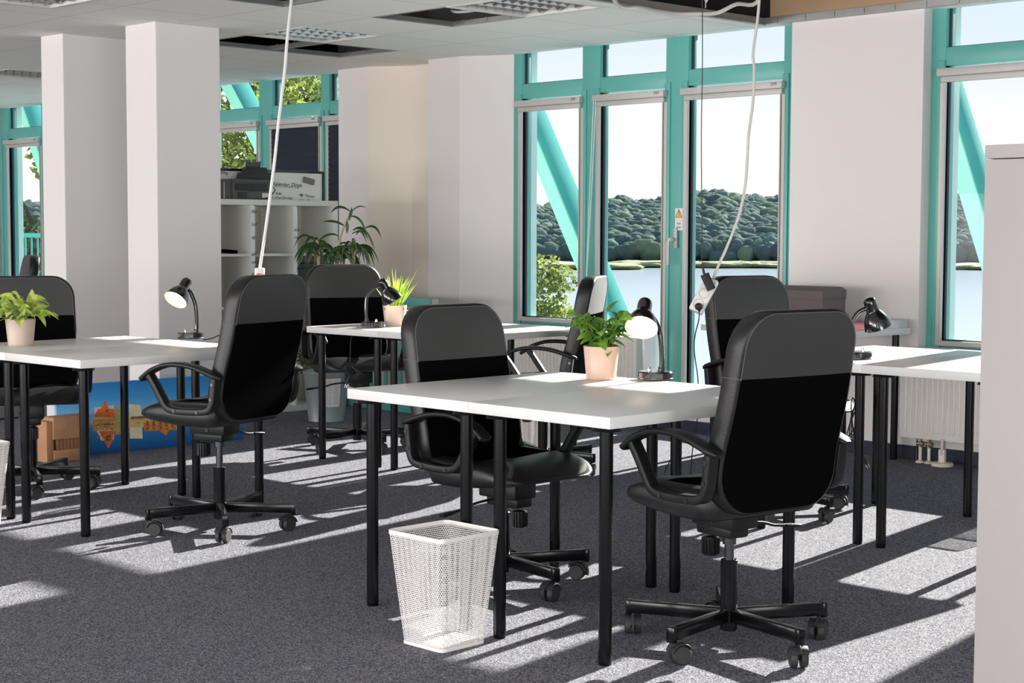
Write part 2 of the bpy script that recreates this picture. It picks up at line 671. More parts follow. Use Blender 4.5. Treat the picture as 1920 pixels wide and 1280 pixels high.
bmesh.ops.translate(b.bm, vec=(0, 0, .016), verts=[v for v in _ex['geom'] if isinstance(v, bmesh.types.BMVert)])
bmesh.ops.recalc_face_normals(b.bm, faces=b.bm.faces[:])
struct(b.build('ceiling', M['ceil'], smooth=0))
b = MB()
b.b2((X0, YB, SLAB), (X1, 8.3, SLAB + .15))
struct(b.build('ceiling_slab', M['plenum']))

# galvanised rails that edge the missing tiles
for i, (k, (xa, xb, ya, yb)) in enumerate(holes.items()):
    b = MB()
    h, t = (.032, .003)
    if k == 'big':
        h = .045
    for c, d in (((xa + t / 2, (ya + yb) / 2), (t, yb - ya)), ((xb - t / 2, (ya + yb) / 2), (t, yb - ya)), (((xa + xb) / 2, ya + t / 2), (xb - xa, t)), (((xa + xb) / 2, yb - t / 2), (xb - xa, t))):
        b.box((c[0], c[1], CZ + h / 2 - .002), (d[0], d[1], h))
    for c, d in (((xa + .012, (ya + yb) / 2), (.024, yb - ya)), ((xb - .012, (ya + yb) / 2), (.024, yb - ya)), (((xa + xb) / 2, yb - .012), (xb - xa, .024)), (((xa + xb) / 2, ya + .012), (xb - xa, .024))):
        b.box((c[0], c[1], CZ + .001), (d[0], d[1], .003))
    # clips and slots along the rail
    for q in range(int((yb - ya) / .155)):
        b.box((xa + .004, ya + .1 + q * .155, CZ + .02), (.004, .02, .008))
    for q in range(int((xb - xa) / .2)):
        b.box((xa + .1 + q * .2, yb - .005, CZ + .02), (.006, .006, .034))
    struct(b.build('trim_%d' % (i + 1), M['galv'], smooth=0))
b = MB()
b.b2((-6.0, 7.955, CZ + .045), (-1.6, 7.985, SLAB))
struct(b.build('wall_board_above_ceiling', M['brown_board']))

# far wall: piers, parapets
def pier(name, poly, m, z0=0, z1=SLAB):
    b = MB()
    b.prism(poly, z1 - z0, Matrix.Translation((0, 0, z0)))
    return struct(b.build(name, M[m], smooth=0))


def rect(xa, xb, ya, yb):
    return [(xa, ya), (xb, ya), (xb, yb), (xa, yb)]


pier('wall_far', rect(-5.85, -4.965, YW, 8.3), 'wall')
pier('wall_far', [(-8.967, 7.87), (-8.634, 7.87), (-8.27, YF), (-8.27, 8.12), (-8.967, 8.3)], 'wall')
pier('wall_far', rect(-9.40, -8.967, 8.07, 8.3), 'cream')
pier('wall_far', rect(-10.03, -9.67, 7.89, 8.3), 'wall')
pier('wall_far', [(-9.67, 7.89), (-9.38, 8.07), (-9.38, 8.3), (-9.67, 8.3)], 'cream')
pier('wall_far', rect(-13.2, -12.3, YW, 8.3), 'wall')
pier('wall_far', rect(X0, -16.4, YW, 8.3), 'wall')
pier('wall_far', rect(-1.6, X1, YW, 8.3), 'wall')
pier('wall_far_parapet', rect(-8.27, -7.02, 7.99, 8.3), 'wall', 0, .60)
pier('wall_far_parapet', rect(-7.02, -5.85, 7.99, 8.3), 'wall', 0, .13)
pier('wall_far_parapet', rect(-4.965, -1.6, 7.99, 8.3), 'wall', 0, .60)
pier('wall_far_parapet', rect(-12.3, -10.03, 7.99, 8.3), 'wall', 0, .60)
pier('wall_far_parapet', rect(-16.4, -13.2, 7.99, 8.3), 'wall', 0, .13)
for xa, xb in ((-16.4, -13.2), (-12.3, -10.03), (-8.27, -5.85), (-4.965, -1.6)):
    pier('wall_far_lintel', rect(xa, xb, 8.04, 8.3), 'plenum', 2.54, SLAB)
pier('wall_left', rect(X0 - .2, X0, YB, 8.3), 'wall')
pier('wall_right', rect(X1, X1 + .2, YB, 8.3), 'wall', 0, .15)
pier('wall_right', rect(X1, X1 + .2, YB, 8.3), 'wall', 2.12, SLAB)
_py = [YB] + [v for y_, w_ in SIDE for v in (y_ - w_ / 2, y_ + w_ / 2)] + [8.3]
for ya, yb in zip(_py[0::2], _py[1::2]):
    pier('wall_right', rect(X1, X1 + .2, ya, yb), 'wall', .15, 2.12)
# wall behind the camera with three openings made for the fill lamps
pier('wall_back', rect(X0, X1, YB - .2, YB), 'wall', 0, .15)
pier('wall_back', rect(X0, X1, YB - .2, YB), 'wall', 2.12, SLAB)
_px = [X0] + [v for x_, w_ in OPP for v in (x_ - w_ / 2, x_ + w_ / 2)] + [X1]
for xa, xb in zip(_px[0::2], _px[1::2]):
    pier('wall_back', rect(xa, xb, YB - .2, YB), 'wall', .15, 2.12)

# free-standing columns
for nm, poly in (('column', rect(-8.80, -8.465, 5.30, 5.75)), ('column', rect(-9.675, -9.40, 5.215, 5.70))):
    b = MB()
    b.prism(poly, CZ, bevel=.006)
    struct(b.build(nm, M['wall'], smooth=0))

# skirting
b = MB()
b.b2((-5.85, YW - .012, 0), (-4.965, YW, .075))
b.b2((-8.27, 7.978, 0), (-5.85, 7.99, .075))
b.b2((-4.965, 7.978, 0), (-1.6, 7.99, .075))
struct(b.build('baseboard_far', M['skirt'], smooth=0))

# ------------------------------------------------------------------ windows
ZT0, ZT1 = 2.175, 2.275


def window(n, x0, x1, bays, sill, name_extra=None):
    """bays: (xa, xb, z_lo); teal members fill what lies between them"""
    w = struct(thing('window_%d' % n, '', ''))
    del w['label'], w['category']
    b = MB()
    edges = [x0] + [v for q in bays for v in q[:2]] + [x1]
    for xa, xb in zip(edges[0::2], edges[1::2]):
        b.b2((xa, YF, .06 if min(q[2] for q in bays) < .4 else .58), (xb, YF + .09, 2.56), .004)
    for xa, xb, zl in bays:
        b.b2((xa - .01, YF + .004, ZT0), (xb + .01, YF + .086, ZT1), .003)
        b.b2((xa - .01, YF + .004, 2.53), (xb + .01, YF + .086, 2.57), .003)
        b.b2((xa - .01, YF + .004, zl - .07), (xb + .01, YF + .086, zl), .003)
        # opening sash edges show as a slim step
        b.b2((xa - .045, YF - .012, zl - .05), (xa, YF + .05, ZT0 + .03), .004)
        b.b2((xb, YF - .012, zl - .05), (xb + .045, YF + .05, ZT0 + .03), .004)
    b.build('window_frame', M['teal'], w)
    g = MB()
    for xa, xb, zl in bays:
        for za, zb in ((zl, ZT0), (ZT1, 2.53)):
            g.b2((xa - .002, YF + .03, za), (xa + .006, YF + .05, zb))
            g.b2((xb - .010, YF + .03, za), (xb + .002, YF + .05, zb))
            g.b2((xa, YF + .03, za), (xb, YF + .05, za + .006))
    g.build('gasket', M['seal'], w, smooth=0)
    for xa, xb, zl in bays:
        for za, zb in ((zl, ZT0), (ZT1, 2.53)):
            p = MB()
            p.quad((xa, YF + .055, za), (xb, YF + .055, za), (xb, YF + .055, zb), (xa, YF + .055, zb))
            p.build('pane', M['glass'], w, smooth=0)
    if sill:
        s_ = MB()
        s_.b2((sill[0], 7.90, sill[2] - .03), (sill[1], YF + .004, sill[2]), .004)
        s_.build('window_sill', M['topedge'], w)
    return w


W0 = window(1, -16.4, -13.2, [(-16.3, -15.80, .2), (-15.63, -14.95, .2), (-14.78, -14.1, .2), (-13.93, -13.3, .2)], None)
W1 = window(2, -12.3, -10.02, [(-12.06, -11.29, .66), (-11.105, -10.455, .66), (-10.35, -10.06, .66)], (-12.3, -10.03, .60))
W2 = window(3, -8.27, -5.84, [(-8.19, -7.615, .665), (-7.455, -6.885, .2), (-6.70, -5.965, .2)], (-8.27, -7.53, .62))
W3 = window(4, -4.965, -1.6, [(-4.875, -4.115, .665), (-3.935, -3.20, .665), (-2.98, -2.25, .665), (-2.05, -1.7, .665)], (-4.965, -1.6, .63))

# handles on the two opening sashes of the balcony window
h = MB()
p = ony(1266, 452, YF - .02)
hx, hz = p.x, p.z
h.box((hx, YF - .018, hz + .02), (.03, .014, .13), .005)
h.cyl((hx, YF - .02, hz + .01), (hx, YF - .06, hz + .01), .011)
h.sweep(catmull([(hx, YF - .06, hz + .015), (hx - .02, YF - .066, hz - .01), (hx - .022, YF - .066, hz - .15)], 6), rrect(.022, .014, .005), up=(0, 1, 0))
h.build('handle', M['alu'], W2)
h = MB()
p = ony(1477, 250, YF)
h.build('handle', M['alu'], W2) if False else h.bm.free()

st = thing('warning_sticker', 'white sticker with a yellow warning triangle on the teal window post', 'sticker', (ony(1273, 411, YF - .012).x, YF - .0125, ony(1273, 411, YF).z))
b = MB()
b.box((0, 0, 0), (.062, .001, .14))
b.build('backing', M['paper'], st, smooth=0)
b = MB()
tri = [(-.026, 0), (.026, 0), (0, .05)]
b.prism(tri, .0008, Matrix.Translation((0, -.0006, .012)) @ Matrix.Rotation(PI / 2, 4, 'X'))
b.build('warning_triangle', M['yellow'], st, smooth=0)
b = MB()
for a, c in zip(tri, tri[1:] + tri[:1]):
    b.cyl((a[0], -.0016, a[1] + .012), (c[0], -.0016, c[1] + .012), .0016, seg=6)
b.sweep([(.004, -.0018, .05), (-.004, -.0018, .034), (.005, -.0018, .032), (-.003, -.0018, .018)], rrect(.004, .0006, .0002, 1), up=(0, 1, 0))
for q, (z_, w_) in enumerate(((-.024, .032), (-.030, .03), (-.048, .034), (-.054, .03))):
    b.box((0, -.001, z_), (w_, .0006, .003))
b.build('lettering', M['ink'], st, smooth=0)

# mint outer reveals beyond the glass
b = MB()
for x_ in (-15.63, -12.06, -8.19, -4.875):
    b.b2((x_ - .3, YF + .092, -.3), (x_, YF + .15, 2.9))
struct(b.build('trim_9', M['mint'], smooth=0))
b = MB()
for xa, xb in ((-18.7, -15.93), (-13.3, -12.36), (-10.1, -8.49), (-5.85, -5.175), (-1.6, 2.2)):
    b.b2((xa, 8.3, -3.5), (xb, 8.34, 3.2))
b.b2((-18.7, 8.3, -3.5), (2.2, 8.34, -.05))
struct(b.build('trim_10', M['facade'], smooth=0))


# ------------------------------------------------------------------ blinds
def blind(xa, xb, zl, label, group, down=None, z1=2.158):
    t = thing('roller_blind', label, 'blind', ((xa + xb) / 2, YF - .012, z1), 0, group)
    L = xb - xa + .05
    b = MB()
    b.box((0, -.022, -.022), (L, .042, .044), .005)
    b.box((0, -.012, -.060), (L - .03, .022, .032), .004)
    b.build('headrail', M['alu'], t)
    b = MB()
    for q in range(4):
        b.box((L / 2 - .075 + q * .012, -.0438, -.02), (.003, .001, .014))
    b.box((L / 2 - .057, -.0438, -.0125), (.04, .001, .003))
    b.build('badge', M['ink'], t, smooth=0)
    for sx in (-1, 1):
        b = MB()
        b.b2((sx * (L / 2 - .026), -.004, -.076), (sx * (L / 2 - .002), .012, zl - z1), .003)
        b.b2((sx * (L / 2 - .03), -.010, -.076), (sx * (L / 2 - .036), .012, zl - z1))
        b.build('guide_rail', M['alu'], t, smooth=0)
    b = MB()
    b.b2((-L / 2 + .02, -.012, zl - z1 - .002), (L / 2 - .02, .012, zl - z1 + .026), .003)
    b.build('bottom_rail', M['alu'], t)
    if down is not None:
        b = MB()
        n = int((2.10 - down) / .02)
        pts = [(0, .006 + (.008 if k % 2 else 0), -.06 - k * .02) for k in range(n)]
        for p, q in zip(pts, pts[1:]):
            b.quad((-L / 2 + .03, p[1] - .012, p[2]), (L / 2 - .03, p[1] - .012, p[2]), (L / 2 - .03, q[1] - .012, q[2]), (-L / 2 + .03, q[1] - .012, q[2]))
        b.build('pleated_fabric', M['navy_blind'], t, smooth=0)
    return t


blind(-8.19, -7.615, .64, 'raised roller blind above the fixed pane with the bush outside', 'blinds on the balcony window')
b2_ = blind(-7.455, -6.885, .18, 'raised roller blind on the middle pane of the balcony window', 'blinds on the balcony window')
blind(-6.70, -5.965, .18, 'raised roller blind on the pane beside the long white wall', 'blinds on the balcony window')
blind(-4.875, -4.115, .64, 'raised roller blind on the window next to the tall white cabinet', 'raised roller blinds')
blind(-12.06, -11.29, .64, 'raised roller blind on the window pane behind the printer', 'raised roller blinds')
blind(-11.105, -10.455, .64, 'lowered navy pleated blind behind the handwritten whiteboard', 'navy pleated blinds', .7)
blind(-10.35, -10.06, .64, 'narrow lowered navy pleated blind beside the pier', 'navy pleated blinds', .7)
blind(-15.63, -14.95, .18, 'raised roller blind at the far end pane with the railing outside', 'raised roller blinds')
bc = MB()
p0, p1 = ony(1117, 190, YF - .05), ony(1100, 520, YF - .05)
bc.tube([p0, (p0 + p1) / 2 + Vector((.004, 0, 0)), p1], .0025, 6)
bc.tube([p0 + Vector((-.02, 0, 0)), p1 + Vector((-.006, 0, 0))], .0025, 6)
_o = bc.build('pull_cord', M['white_plastic'])
_o.parent = b2_
_o.matrix_parent_inverse = Matrix.Translation(-b2_.location)

# ------------------------------------------------------------------ outside: steel braces, railing, lake, far bank, trees
def beam(name, a, c, w, m, ext0=.6, ext1=2.):
    a, c = Vector(a), Vector(c)
    d = (c - a).normalized()
    b = MB()
    b.sweep([a - d * ext0, c + d * ext1], rrect(w * .62, w * 1.15, .012, 2), up=(0, 1, 0))
    b.mi = 1
    b.sweep([a - d * ext0 + Vector((0, -w * .60, 0)), c + d * ext1 + Vector((0, -w * .60, 0))], rrect(w * .60, .02, .004, 1), up=(0, 1, 0))  # plate whose lighter colour imitates light reflected off the facade
    return struct(b.build(name, [M[m], M['beam_light_tint']]))


beam('steel_beam', ony(986, 190, 8.8), ony(1149, 586, 8.8), .19, 'teal_out')
beam('steel_beam', ony(1775, 165, 8.8), ony(1837, 370, 8.8), .19, 'teal_out')
beam('steel_beam', ony(441, 157, 8.8), ony(508, 283, 8.8), .19, 'teal_out')
beam('steel_beam', ony(50, 185, 8.8), ony(66, 232, 8.8), .19, 'teal_out')

rl = thing('balcony_railing', 'teal balcony railing with thin uprights outside the far end window', 'railing', (-15.2, 9.0, 0))
rz = ony(45, 441, 9.0).z
b = MB()
b.box((0, 0, rz), (4.6, .06, .05), .006)
b.box((0, 0, .1), (4.6, .04, .04), .006)
b.build('handrail', M['teal_out'], rl)
for k in range(32):
    b = MB()
    b.cyl((-2.2 + k * .142, 0, -.4), (-2.2 + k * .142, 0, rz - .02), .011, seg=8)
    b.build('baluster', M['teal_out'], rl)
b = MB()
b.b2((-18.7, 8.34, -.5), (-12.8, 9.2, -.4))
struct(b.build('balcony_slab_floor', M['mint'], smooth=0))

WATER_Z = -7.0
wm = bpy.data.materials.new('lake_water')
wm.use_nodes = True
nt = wm.node_tree
pb = nt.nodes['Principled BSDF']
pb.inputs['Base Color'].default_value = (.30, .36, .42, 1)
pb.inputs['Roughness'].default_value = .18
_t = nt.nodes.new('ShaderNodeTexCoord')
_m = nt.nodes.new('ShaderNodeMapping')
_m.inputs['Scale'].default_value = (.35, .9, 1)
_n = nt.nodes.new('ShaderNodeTexNoise')
_n.inputs['Scale'].default_value = .8
_n.inputs['Detail'].default_value = 5
_b = nt.nodes.new('ShaderNodeBump')
_b.inputs['Strength'].default_value = .12
_b.inputs['Distance'].default_value = .1
nt.links.new(_t.outputs['Object'], _m.inputs[0])
nt.links.new(_m.outputs[0], _n.inputs['Vector'])
nt.links.new(_n.outputs['Fac'], _b.inputs['Height'])
nt.links.new(_b.outputs[0], pb.inputs['Normal'])
b = MB()
b.b2((-1500, 9.5, WATER_Z - 1), (900, 1500, WATER_Z))
struct(b.build('lake_water', wm, smooth=0))


def outdir(u):
    """horizontal direction through pixel column u"""
    d = ray(u, 432)
    return Vector((d.x, d.y, 0)).normalized()


mat_far = mat_leaf('haze_tinted_forest', (.27, .37, .36), (.36, .47, .42), .95, .78, .6)  # distance haze mixed into both forest colours as a pale bluish tint
mat_far2 = mat_leaf('haze_tinted_light_forest', (.33, .43, .34), (.42, .51, .38), .95, .78, .6)
mat_reed = mat('reed_bank_green', (.17, .20, .075), .9, noise_amt=.25, noise_scale=.08)
rnd = random.Random(3)
ico = []
_t = bmesh.new()
bmesh.ops.create_icosphere(_t, subdivisions=2, radius=1)
_iv = [v.co.copy() for v in _t.verts]
_if = [[v.index for v in f.verts] for f in _t.faces]
_t.free()


def blobs(name, spec, m):
    vs, fs = [], []
    for c, rx, rz_ in spec:
        o = len(vs)
        ph_ = rnd.uniform(0, 50)
        for v in _iv:
            k = 1 + .35 * noise.noise(v * 2.2 + Vector((ph_, ph_ * .7, 0)))
            vs.append((c[0] + v.x * rx * k, c[1] + v.y * rx * k, c[2] + v.z * rz_ * k))
        fs += [[i + o for i in f] for f in _if]
    me = bpy.data.meshes.new(name)
    me.from_pydata(vs, [], fs)
    me.shade_smooth()
    me.materials.append(m)
    o = bpy.data.objects.new(name, me)
    COL.objects.link(o)
    o['kind'] = 'stuff'
    return o


def ridge(u):
    """silhouette row of the far wooded hill at pixel column u"""
    return 370 + 4 * math.sin(u * .013) + 5 * math.sin(u * .031 + 1) - (3 if u > 1300 else 0) + (10 if u < 1080 else 0)


spec_a, spec_b = [], []
for k in range(9000):
    u = rnd.uniform(-150, 2150)
    f = rnd.random()
    r = 388 + 110 * f ** 1.0
    top_z = EYE + (432 - ridge(u)) / FPX * 485
    gz = WATER_Z + 1 + (top_z - WATER_Z - 4.5) * f ** .8
    c = outdir(u) * r
    rr = rnd.uniform(1.8, 3.8)
    hh = rnd.uniform(1.5, 2.7)
    (spec_b if rnd.random() < .22 else spec_a).append(((c.x, c.y, gz + hh * .8), rr, hh))
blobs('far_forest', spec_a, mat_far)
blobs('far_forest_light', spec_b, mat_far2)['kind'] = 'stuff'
spec = []
for k in range(420):
    u = -500 + 3000 * (k + rnd.random()) / 420
    r = 374 + rnd.uniform(0, 8) + (-22 if 1040 < u < 1160 else 0)
    c = outdir(u) * r
    spec.append(((c.x, c.y, WATER_Z + .5), rnd.uniform(5, 8), rnd.uniform(.55, 1.0)))
blobs('reed_bank', spec, mat_reed)
hv, hf = [], []
NU = 60
for k in range(NU + 1):
    u = -700 + 3400 * k / NU
    d = outdir(u)
    tz = EYE + (432 - ridge(u)) / FPX * 500 - 3.5
    for r, z in ((377, WATER_Z - .5), (384, WATER_Z + .8), (500, tz), (800, tz)):
        hv.append(tuple(d * r + Vector((0, 0, z))))
for k in range(NU):
    for j in range(3):
        a = k * 4 + j
        hf.append((a, a + 4, a + 5, a + 1))
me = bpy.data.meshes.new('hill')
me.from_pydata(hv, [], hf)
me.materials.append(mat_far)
o = bpy.data.objects.new('hill', me)
COL.objects.link(o)
struct(o)


def leaf_cloud(mb, centre, rad, n, size, rn):
    for k in range(n):
        while True:
            v = Vector((rn.uniform(-1, 1), rn.uniform(-1, 1), rn.uniform(-1, 1)))
            if .25 < v.length < 1:
                break
        p = Vector(centre) + Vector((v.x * rad[0], v.y * rad[1], v.z * rad[2]))
        d = Vector((rn.gauss(0, 1), rn.gauss(0, 1), rn.gauss(0, .6))).normalized()
        s_ = d.orthogonal().normalized()
        s_.rotate(Quaternion(d, rn.uniform(0, 6.28)))
        L = size * rn.uniform(.35, .95)
        W = L * .36
        mb.quad(p - d * L * .5, p + s_ * W, p + d * L * .5, p - s_ * W)


def tree(label, base, blobs_, trunk, n_leaf, size, m, seed, group='trees outside the windows'):
    rn = random.Random(seed)
    t = thing('broadleaf_tree', label, 'tree', base, 0, group)
    b = MB()
    for pts, r0, r1 in trunk:
        pp = catmull(pts, 5)
        b.tube(pp, 1, 8, scale=[r0 + (r1 - r0) * i / (len(pp) - 1) for i in range(len(pp))])
    b.build('trunk', M['bark'], t)
    f = MB()
    tot = sum(r[0] * r[1] * r[2] for c, r in blobs_)
    for c, r in blobs_:
        leaf_cloud(f, c, r, int(n_leaf * r[0] * r[1] * r[2] / tot), size, rn)
    f.build('foliage', m, t, smooth=0)
    return t


# bush in front of the lake, seen through the fixed pane
cB = atd(1022, 560, 30)
tree('yellow-green tree crown below the fixed pane of the balcony window', (cB.x, cB.y, -7), [
    ((0, 0, cB.z + 7 + .05), (.5, .5, .55)), ((-.35, -.3, cB.z + 7.45), (.45, .45, .5)), ((.28, .2, cB.z + 7.35), (.34, .34, .26)), ((.0, .0, cB.z + 7.62), (.3, .3, .22)), ((-.1, -.1, cB.z + 6.3), (.75, .75, .7)), ((-.75, -.7, cB.z + 6.7), (.7, .7, .8))],
     [([(0, 0, 0), (.05, 0, 2), (-.1, .05, 5.2)], .16, .05), ([(-.1, .05, 4.6), (.1, 0, 6), (.1, 0, 6.9)], .05, .015)], 5200, .15, M['tree_leaf'], 5)
# tree behind the printer window
cT = atd(455, 250, 24)
tree('large sunlit oak beyond the window behind the printer', (cT.x, cT.y, -6), [
    ((0, 0, cT.z + 6.3), (1.3, 1.3, 1.0)), ((.1, .1, cT.z + 5.3), (1.5, 1.5, 1.1)), ((.6, .6, cT.z + 6.9), (.6, .6, .35)), ((-1.5, -1.3, cT.z + 6.0), (1.2, 1.2, 1.5)), ((1.0, .9, cT.z + 6.6), (.5, .5, .22))],
     [([(0, 0, 0), (.1, 0, 3), (.0, .1, 6.5), (-.2, 0, 8.2)], .22, .06), ([(.05, .05, 5), (.6, .5, 6.8), (.9, .8, 8)], .09, .03), ([(0, 0, 5.5), (-.7, -.6, 7), (-1.1, -1, 8)], .1, .03)], 9500, .17, M['tree_leaf'], 9)
cU = atd(560, 175, 28)
tree('pale green treetop above the lowered navy blind', (cU.x, cU.y, -6), [
    ((-.2, -.2, cU.z + 6.05), (.7, .7, .35)), ((-.55, -.5, cU.z + 6.4), (.35, .35, .45)), ((.15, .1, cU.z + 5.8), (.5, .5, .3))],
     [([(0, 0, 0), (.1, 0, 4), (.0, .1, cU.z + 6.3)], .18, .04)], 2600, .17, M['tree_leaf'], 19)
cV = atd(42, 380, 24)
tree('dark bent tree seen through the far end window', (cV.x, cV.y, -6), [
    ((-.2, -.2, cV.z + 7.15), (.5, .5, .45)), ((.3, .3, cV.z + 6.4), (.25, .25, .35)), ((.05, 0, cV.z + 5.5), (.6, .6, .35)), ((0, 0, cV.z + 4.7), (.7, .7, .6)), ((-.9, -.9, cV.z + 5.6), (.6, .6, 1.6))],
     [([(-.1, 0, 0), (.2, .1, 4.6), (.25, .2, 5.4), (-.1, -.1, 6.3), (-.2, -.2, 8.2)], .2, .09), ([(-.05, -.05, 6.0), (.2, .2, 6.6), (.45, .45, 7.4)], .07, .03), ([(.0, .0, 6.2), (.1, .1, 7.2), (-.05, 0, 7.7)], .06, .02)], 3600, .17, M['tree_leaf_dark'], 29)

# ================================================================== DESKS
TH = .735
DX, DY = .594, 1.0


def make_desk():
    t = thing('desk', '-', 'desk')
    b = MB()
    b.b2((0, 0, TH - .034), (DX - .0008, DY, TH), .0012)
    b.build('tabletop', M['top'], t)
    for i, (x, y) in enumerate(((.059, .05), (DX - .059, .05), (.059, DY - .05), (DX - .059, DY - .05))):
        l = MB()
        l.cyl((0, 0, .012), (0, 0, TH - .0345), .02, seg=28)
        l.cyl((0, 0, TH - .046), (0, 0, TH - .0342), .046, .04, seg=24)
        l.lathe([(0, 0), (.017, 0), (.0195, .003), (.0195, .014), (0, .014)], 24)
        l.build('leg', M['black_metal'], t, loc=(x, y, 0))
    return t


desk0 = make_desk()
desk_used = False


def desk(origin, ang, k, label, group, leg_dx=()):
    global desk_used
    t = dup(desk0) if desk_used else desk0
    desk_used = True
    ex = Vector((math.cos(ang), math.sin(ang), 0))
    t.location = Vector((*origin, 0)) + ex * (DX * k)
    t.rotation_euler = (0, 0, ang)
    tag(t, label, 'desk', group)
    legs = sorted([c for c in t.children if c.name.startswith('leg')], key=lambda c: (c.location.y > .5, c.location.x))
    for i, d in leg_dx:
        legs[i].location.x += d
    return t


T1, A1 = (-4.337, 3.444), .0075
T2, A2 = (-7.176, 3.330), .044
T3, A3 = (-7.294, 5.509), .033
T4, A4 = (-4.323, 5.572), .0086
desk(T1, A1, 0, 'white desk with its chair tucked in on the far side of the mesh bin', None, ((0, .012),))
desk(T1, A1, 1, 'white desk with black legs carrying the leafy pink pot and a lit lamp', None, ((0, .022), (2, -.008)))
desk(T2, A2, 0, 'white desk carrying the variegated trailing plant', None)
desk(T2, A2, 1, 'white desk with a lit lamp in front of the blue cityscape canvas', None)
desk(T3, A3, 0, 'white desk carrying the grass-like plant and a black lamp by the shelf unit', None)
desk(T3, A3, 1, 'white desk under the balcony window, joined to the desk with the grass-like plant', None)
desk(T4, A4, 0, 'white desk behind the front chair, with a lamp whose cord hangs down', None, ((1, .02),))
desk(T4, A4, 1, 'sunlit white desk ending behind the tall white cabinet', None)
t = thing('wall_desk', 'white desk pushed against the long white wall under the brown box', 'desk', (-5.99, 7.33, 0))
b = MB()
b.b2((0, 0, TH - .034), (1.0, .6, TH), .0012)
b.build('tabletop', M['top'], t)
for x, y in ((.06, .05), (.94, .05), (.06, .55), (.94, .55)):
    l = MB()
    l.cyl((0, 0, 0), (0, 0, TH - .0345), .02, seg=20)
    l.build('leg', M['black_metal'], t, loc=(x, y, 0))

# ================================================================== CHAIRS (facing +x)
def rrow(L, rt, rb, w, wt, n=26, extra=()):
    """rows (s, half width) of a rounded upright panel: L tall, w wide below, wt wide at the top"""
    ss = [L * (.5 - .5 * math.cos(PI * i / n)) for i in range(n + 1)]
    ss = sorted(set(ss) | set(extra))
    out = []
    for s in ss:
        h = (w + (wt - w) * s / L) / 2
        if s > L - rt:
            q = (s - (L - rt)) / rt
            h -= rt * (1 - math.sqrt(max(0, 1 - q * q)))
        if s < rb:
            q = (rb - s) / rb
            h -= rb * (1 - math.sqrt(max(0, 1 - q * q)))
        out.append((s, h))
    return out


def panel_faces(rows, nu, fn):
    """two skins + rounded band; fn(s, y, k) -> point, k = -1 rear .. 1 front. returns dict of builders by zone"""
    front, rear = [], []
    us = [-math.cos(PI * j / nu) for j in range(nu + 1)]
    us = [.5 * (u + (2 * j / nu - 1)) for j, u in enumerate(us)]
    grid = {}
    for side in (1, -1):
        for i, (s, h) in enumerate(rows):
            for j, u in enumerate(us):
                grid[side, i, j] = fn(s, h * u, side, u, i)
    return us, grid


def build_back():
    L = .612
    SEAM = .418
    rows = rrow(L, .105, .125, .485, .455, 26, (SEAM,))
    nu = 16
    n = len(rows) - 1
    T = .074

    def cx(s):
        return -.178 - .100 * max(0, s / L) ** 1.15 + .020 * math.exp(-((s - .15) / .13) ** 2)

    def P(s, y, k, inset=0.):
        return Vector((cx(s) + k * T / 2, y, .479 + s * .985))
    us, _ = panel_faces(rows, nu, lambda s, y, k, u, i: None)
    zones = {'head': MB(), 'mesh': MB(), 'band': MB()}

    def edge_in(i):
        return .965
    pts = {}
    for side in (1, -1):
        for i, (s, h) in enumerate(rows):
            for j, u in enumerate(us):
                e = max(abs(u), abs(2 * s / L - 1))
                bulge = .012 * (1 - u * u) * (1 - (2 * s / L - 1) ** 4)
                sc = .955
                ss = L / 2 + (s - L / 2) * .972
                pts[side, i, j] = P(ss, h * u * sc, side) + Vector((side * bulge, 0, 0))
    for side in (1, -1):
        for i in range(n):
            z = 'head' if (rows[i][0] + rows[i + 1][0]) / 2 > SEAM else 'mesh'
            for j in range(nu):
                q = [pts[side, i, j], pts[side, i, j + 1], pts[side, i + 1, j + 1], pts[side, i + 1, j]]
                zones[z].quad(*(q if side > 0 else q[::-1]))
    loop = [(0, j) for j in range(nu + 1)] + [(i, nu) for i in range(1, n + 1)] + [(n, j) for j in range(nu - 1, -1, -1)] + [(i, 0) for i in range(n - 1, 0, -1)]
    prof = [(1, None), (.95, .98), (.78, .998), (0, 1.004), (-.78, .998), (-.95, .98), (-1, None)]
    rings = []
    for k, sc in prof:
        ring = []
        for i, j in loop:
            s, h = rows[i]
            if sc is None:
                ring.append(pts[int(k), i, j])
            else:
                ss = L / 2 + (s - L / 2) * (sc - .002)
                ring.append(P(ss, h * us[j] * sc, k))
        rings.append(ring)
    for a, c in zip(rings, rings[1:]):
        for k in range(len(loop)):
            k2 = (k + 1) % len(loop)
            zones['band'].quad(a[k], a[k2], c[k2], c[k])
    for z in zones.values():
        bmesh.ops.remove_doubles(z.bm, verts=z.bm.verts[:], dist=1e-5)
    bmesh.ops.recalc_face_normals(zones['band'].bm, faces=zones['band'].bm.faces[:])
    # stitched seam: thin threads following the rim and across the band
    th = MB()
    for side in (1, -1):
        rim = [pts[side, i, j] + Vector((side * .0005, 0, 0)) for i, j in loop if rows[i][0] > SEAM - .02]
        start = max(range(len(rim)), key=lambda q: (rim[q] - rim[q - 1]).length)
        rim = rim[start:] + rim[:start]
        th.tube(rim, .0014, 5)
    for sg in (-1, 1):
        i = min(range(n + 1), key=lambda q: abs(rows[q][0] - SEAM))
        j = nu if sg > 0 else 0
        k_ = loop.index((i, j))
        th.tube([r[k_] + Vector((0, sg * .0006, 0)) for r in rings], .0012, 5)
    return zones, th


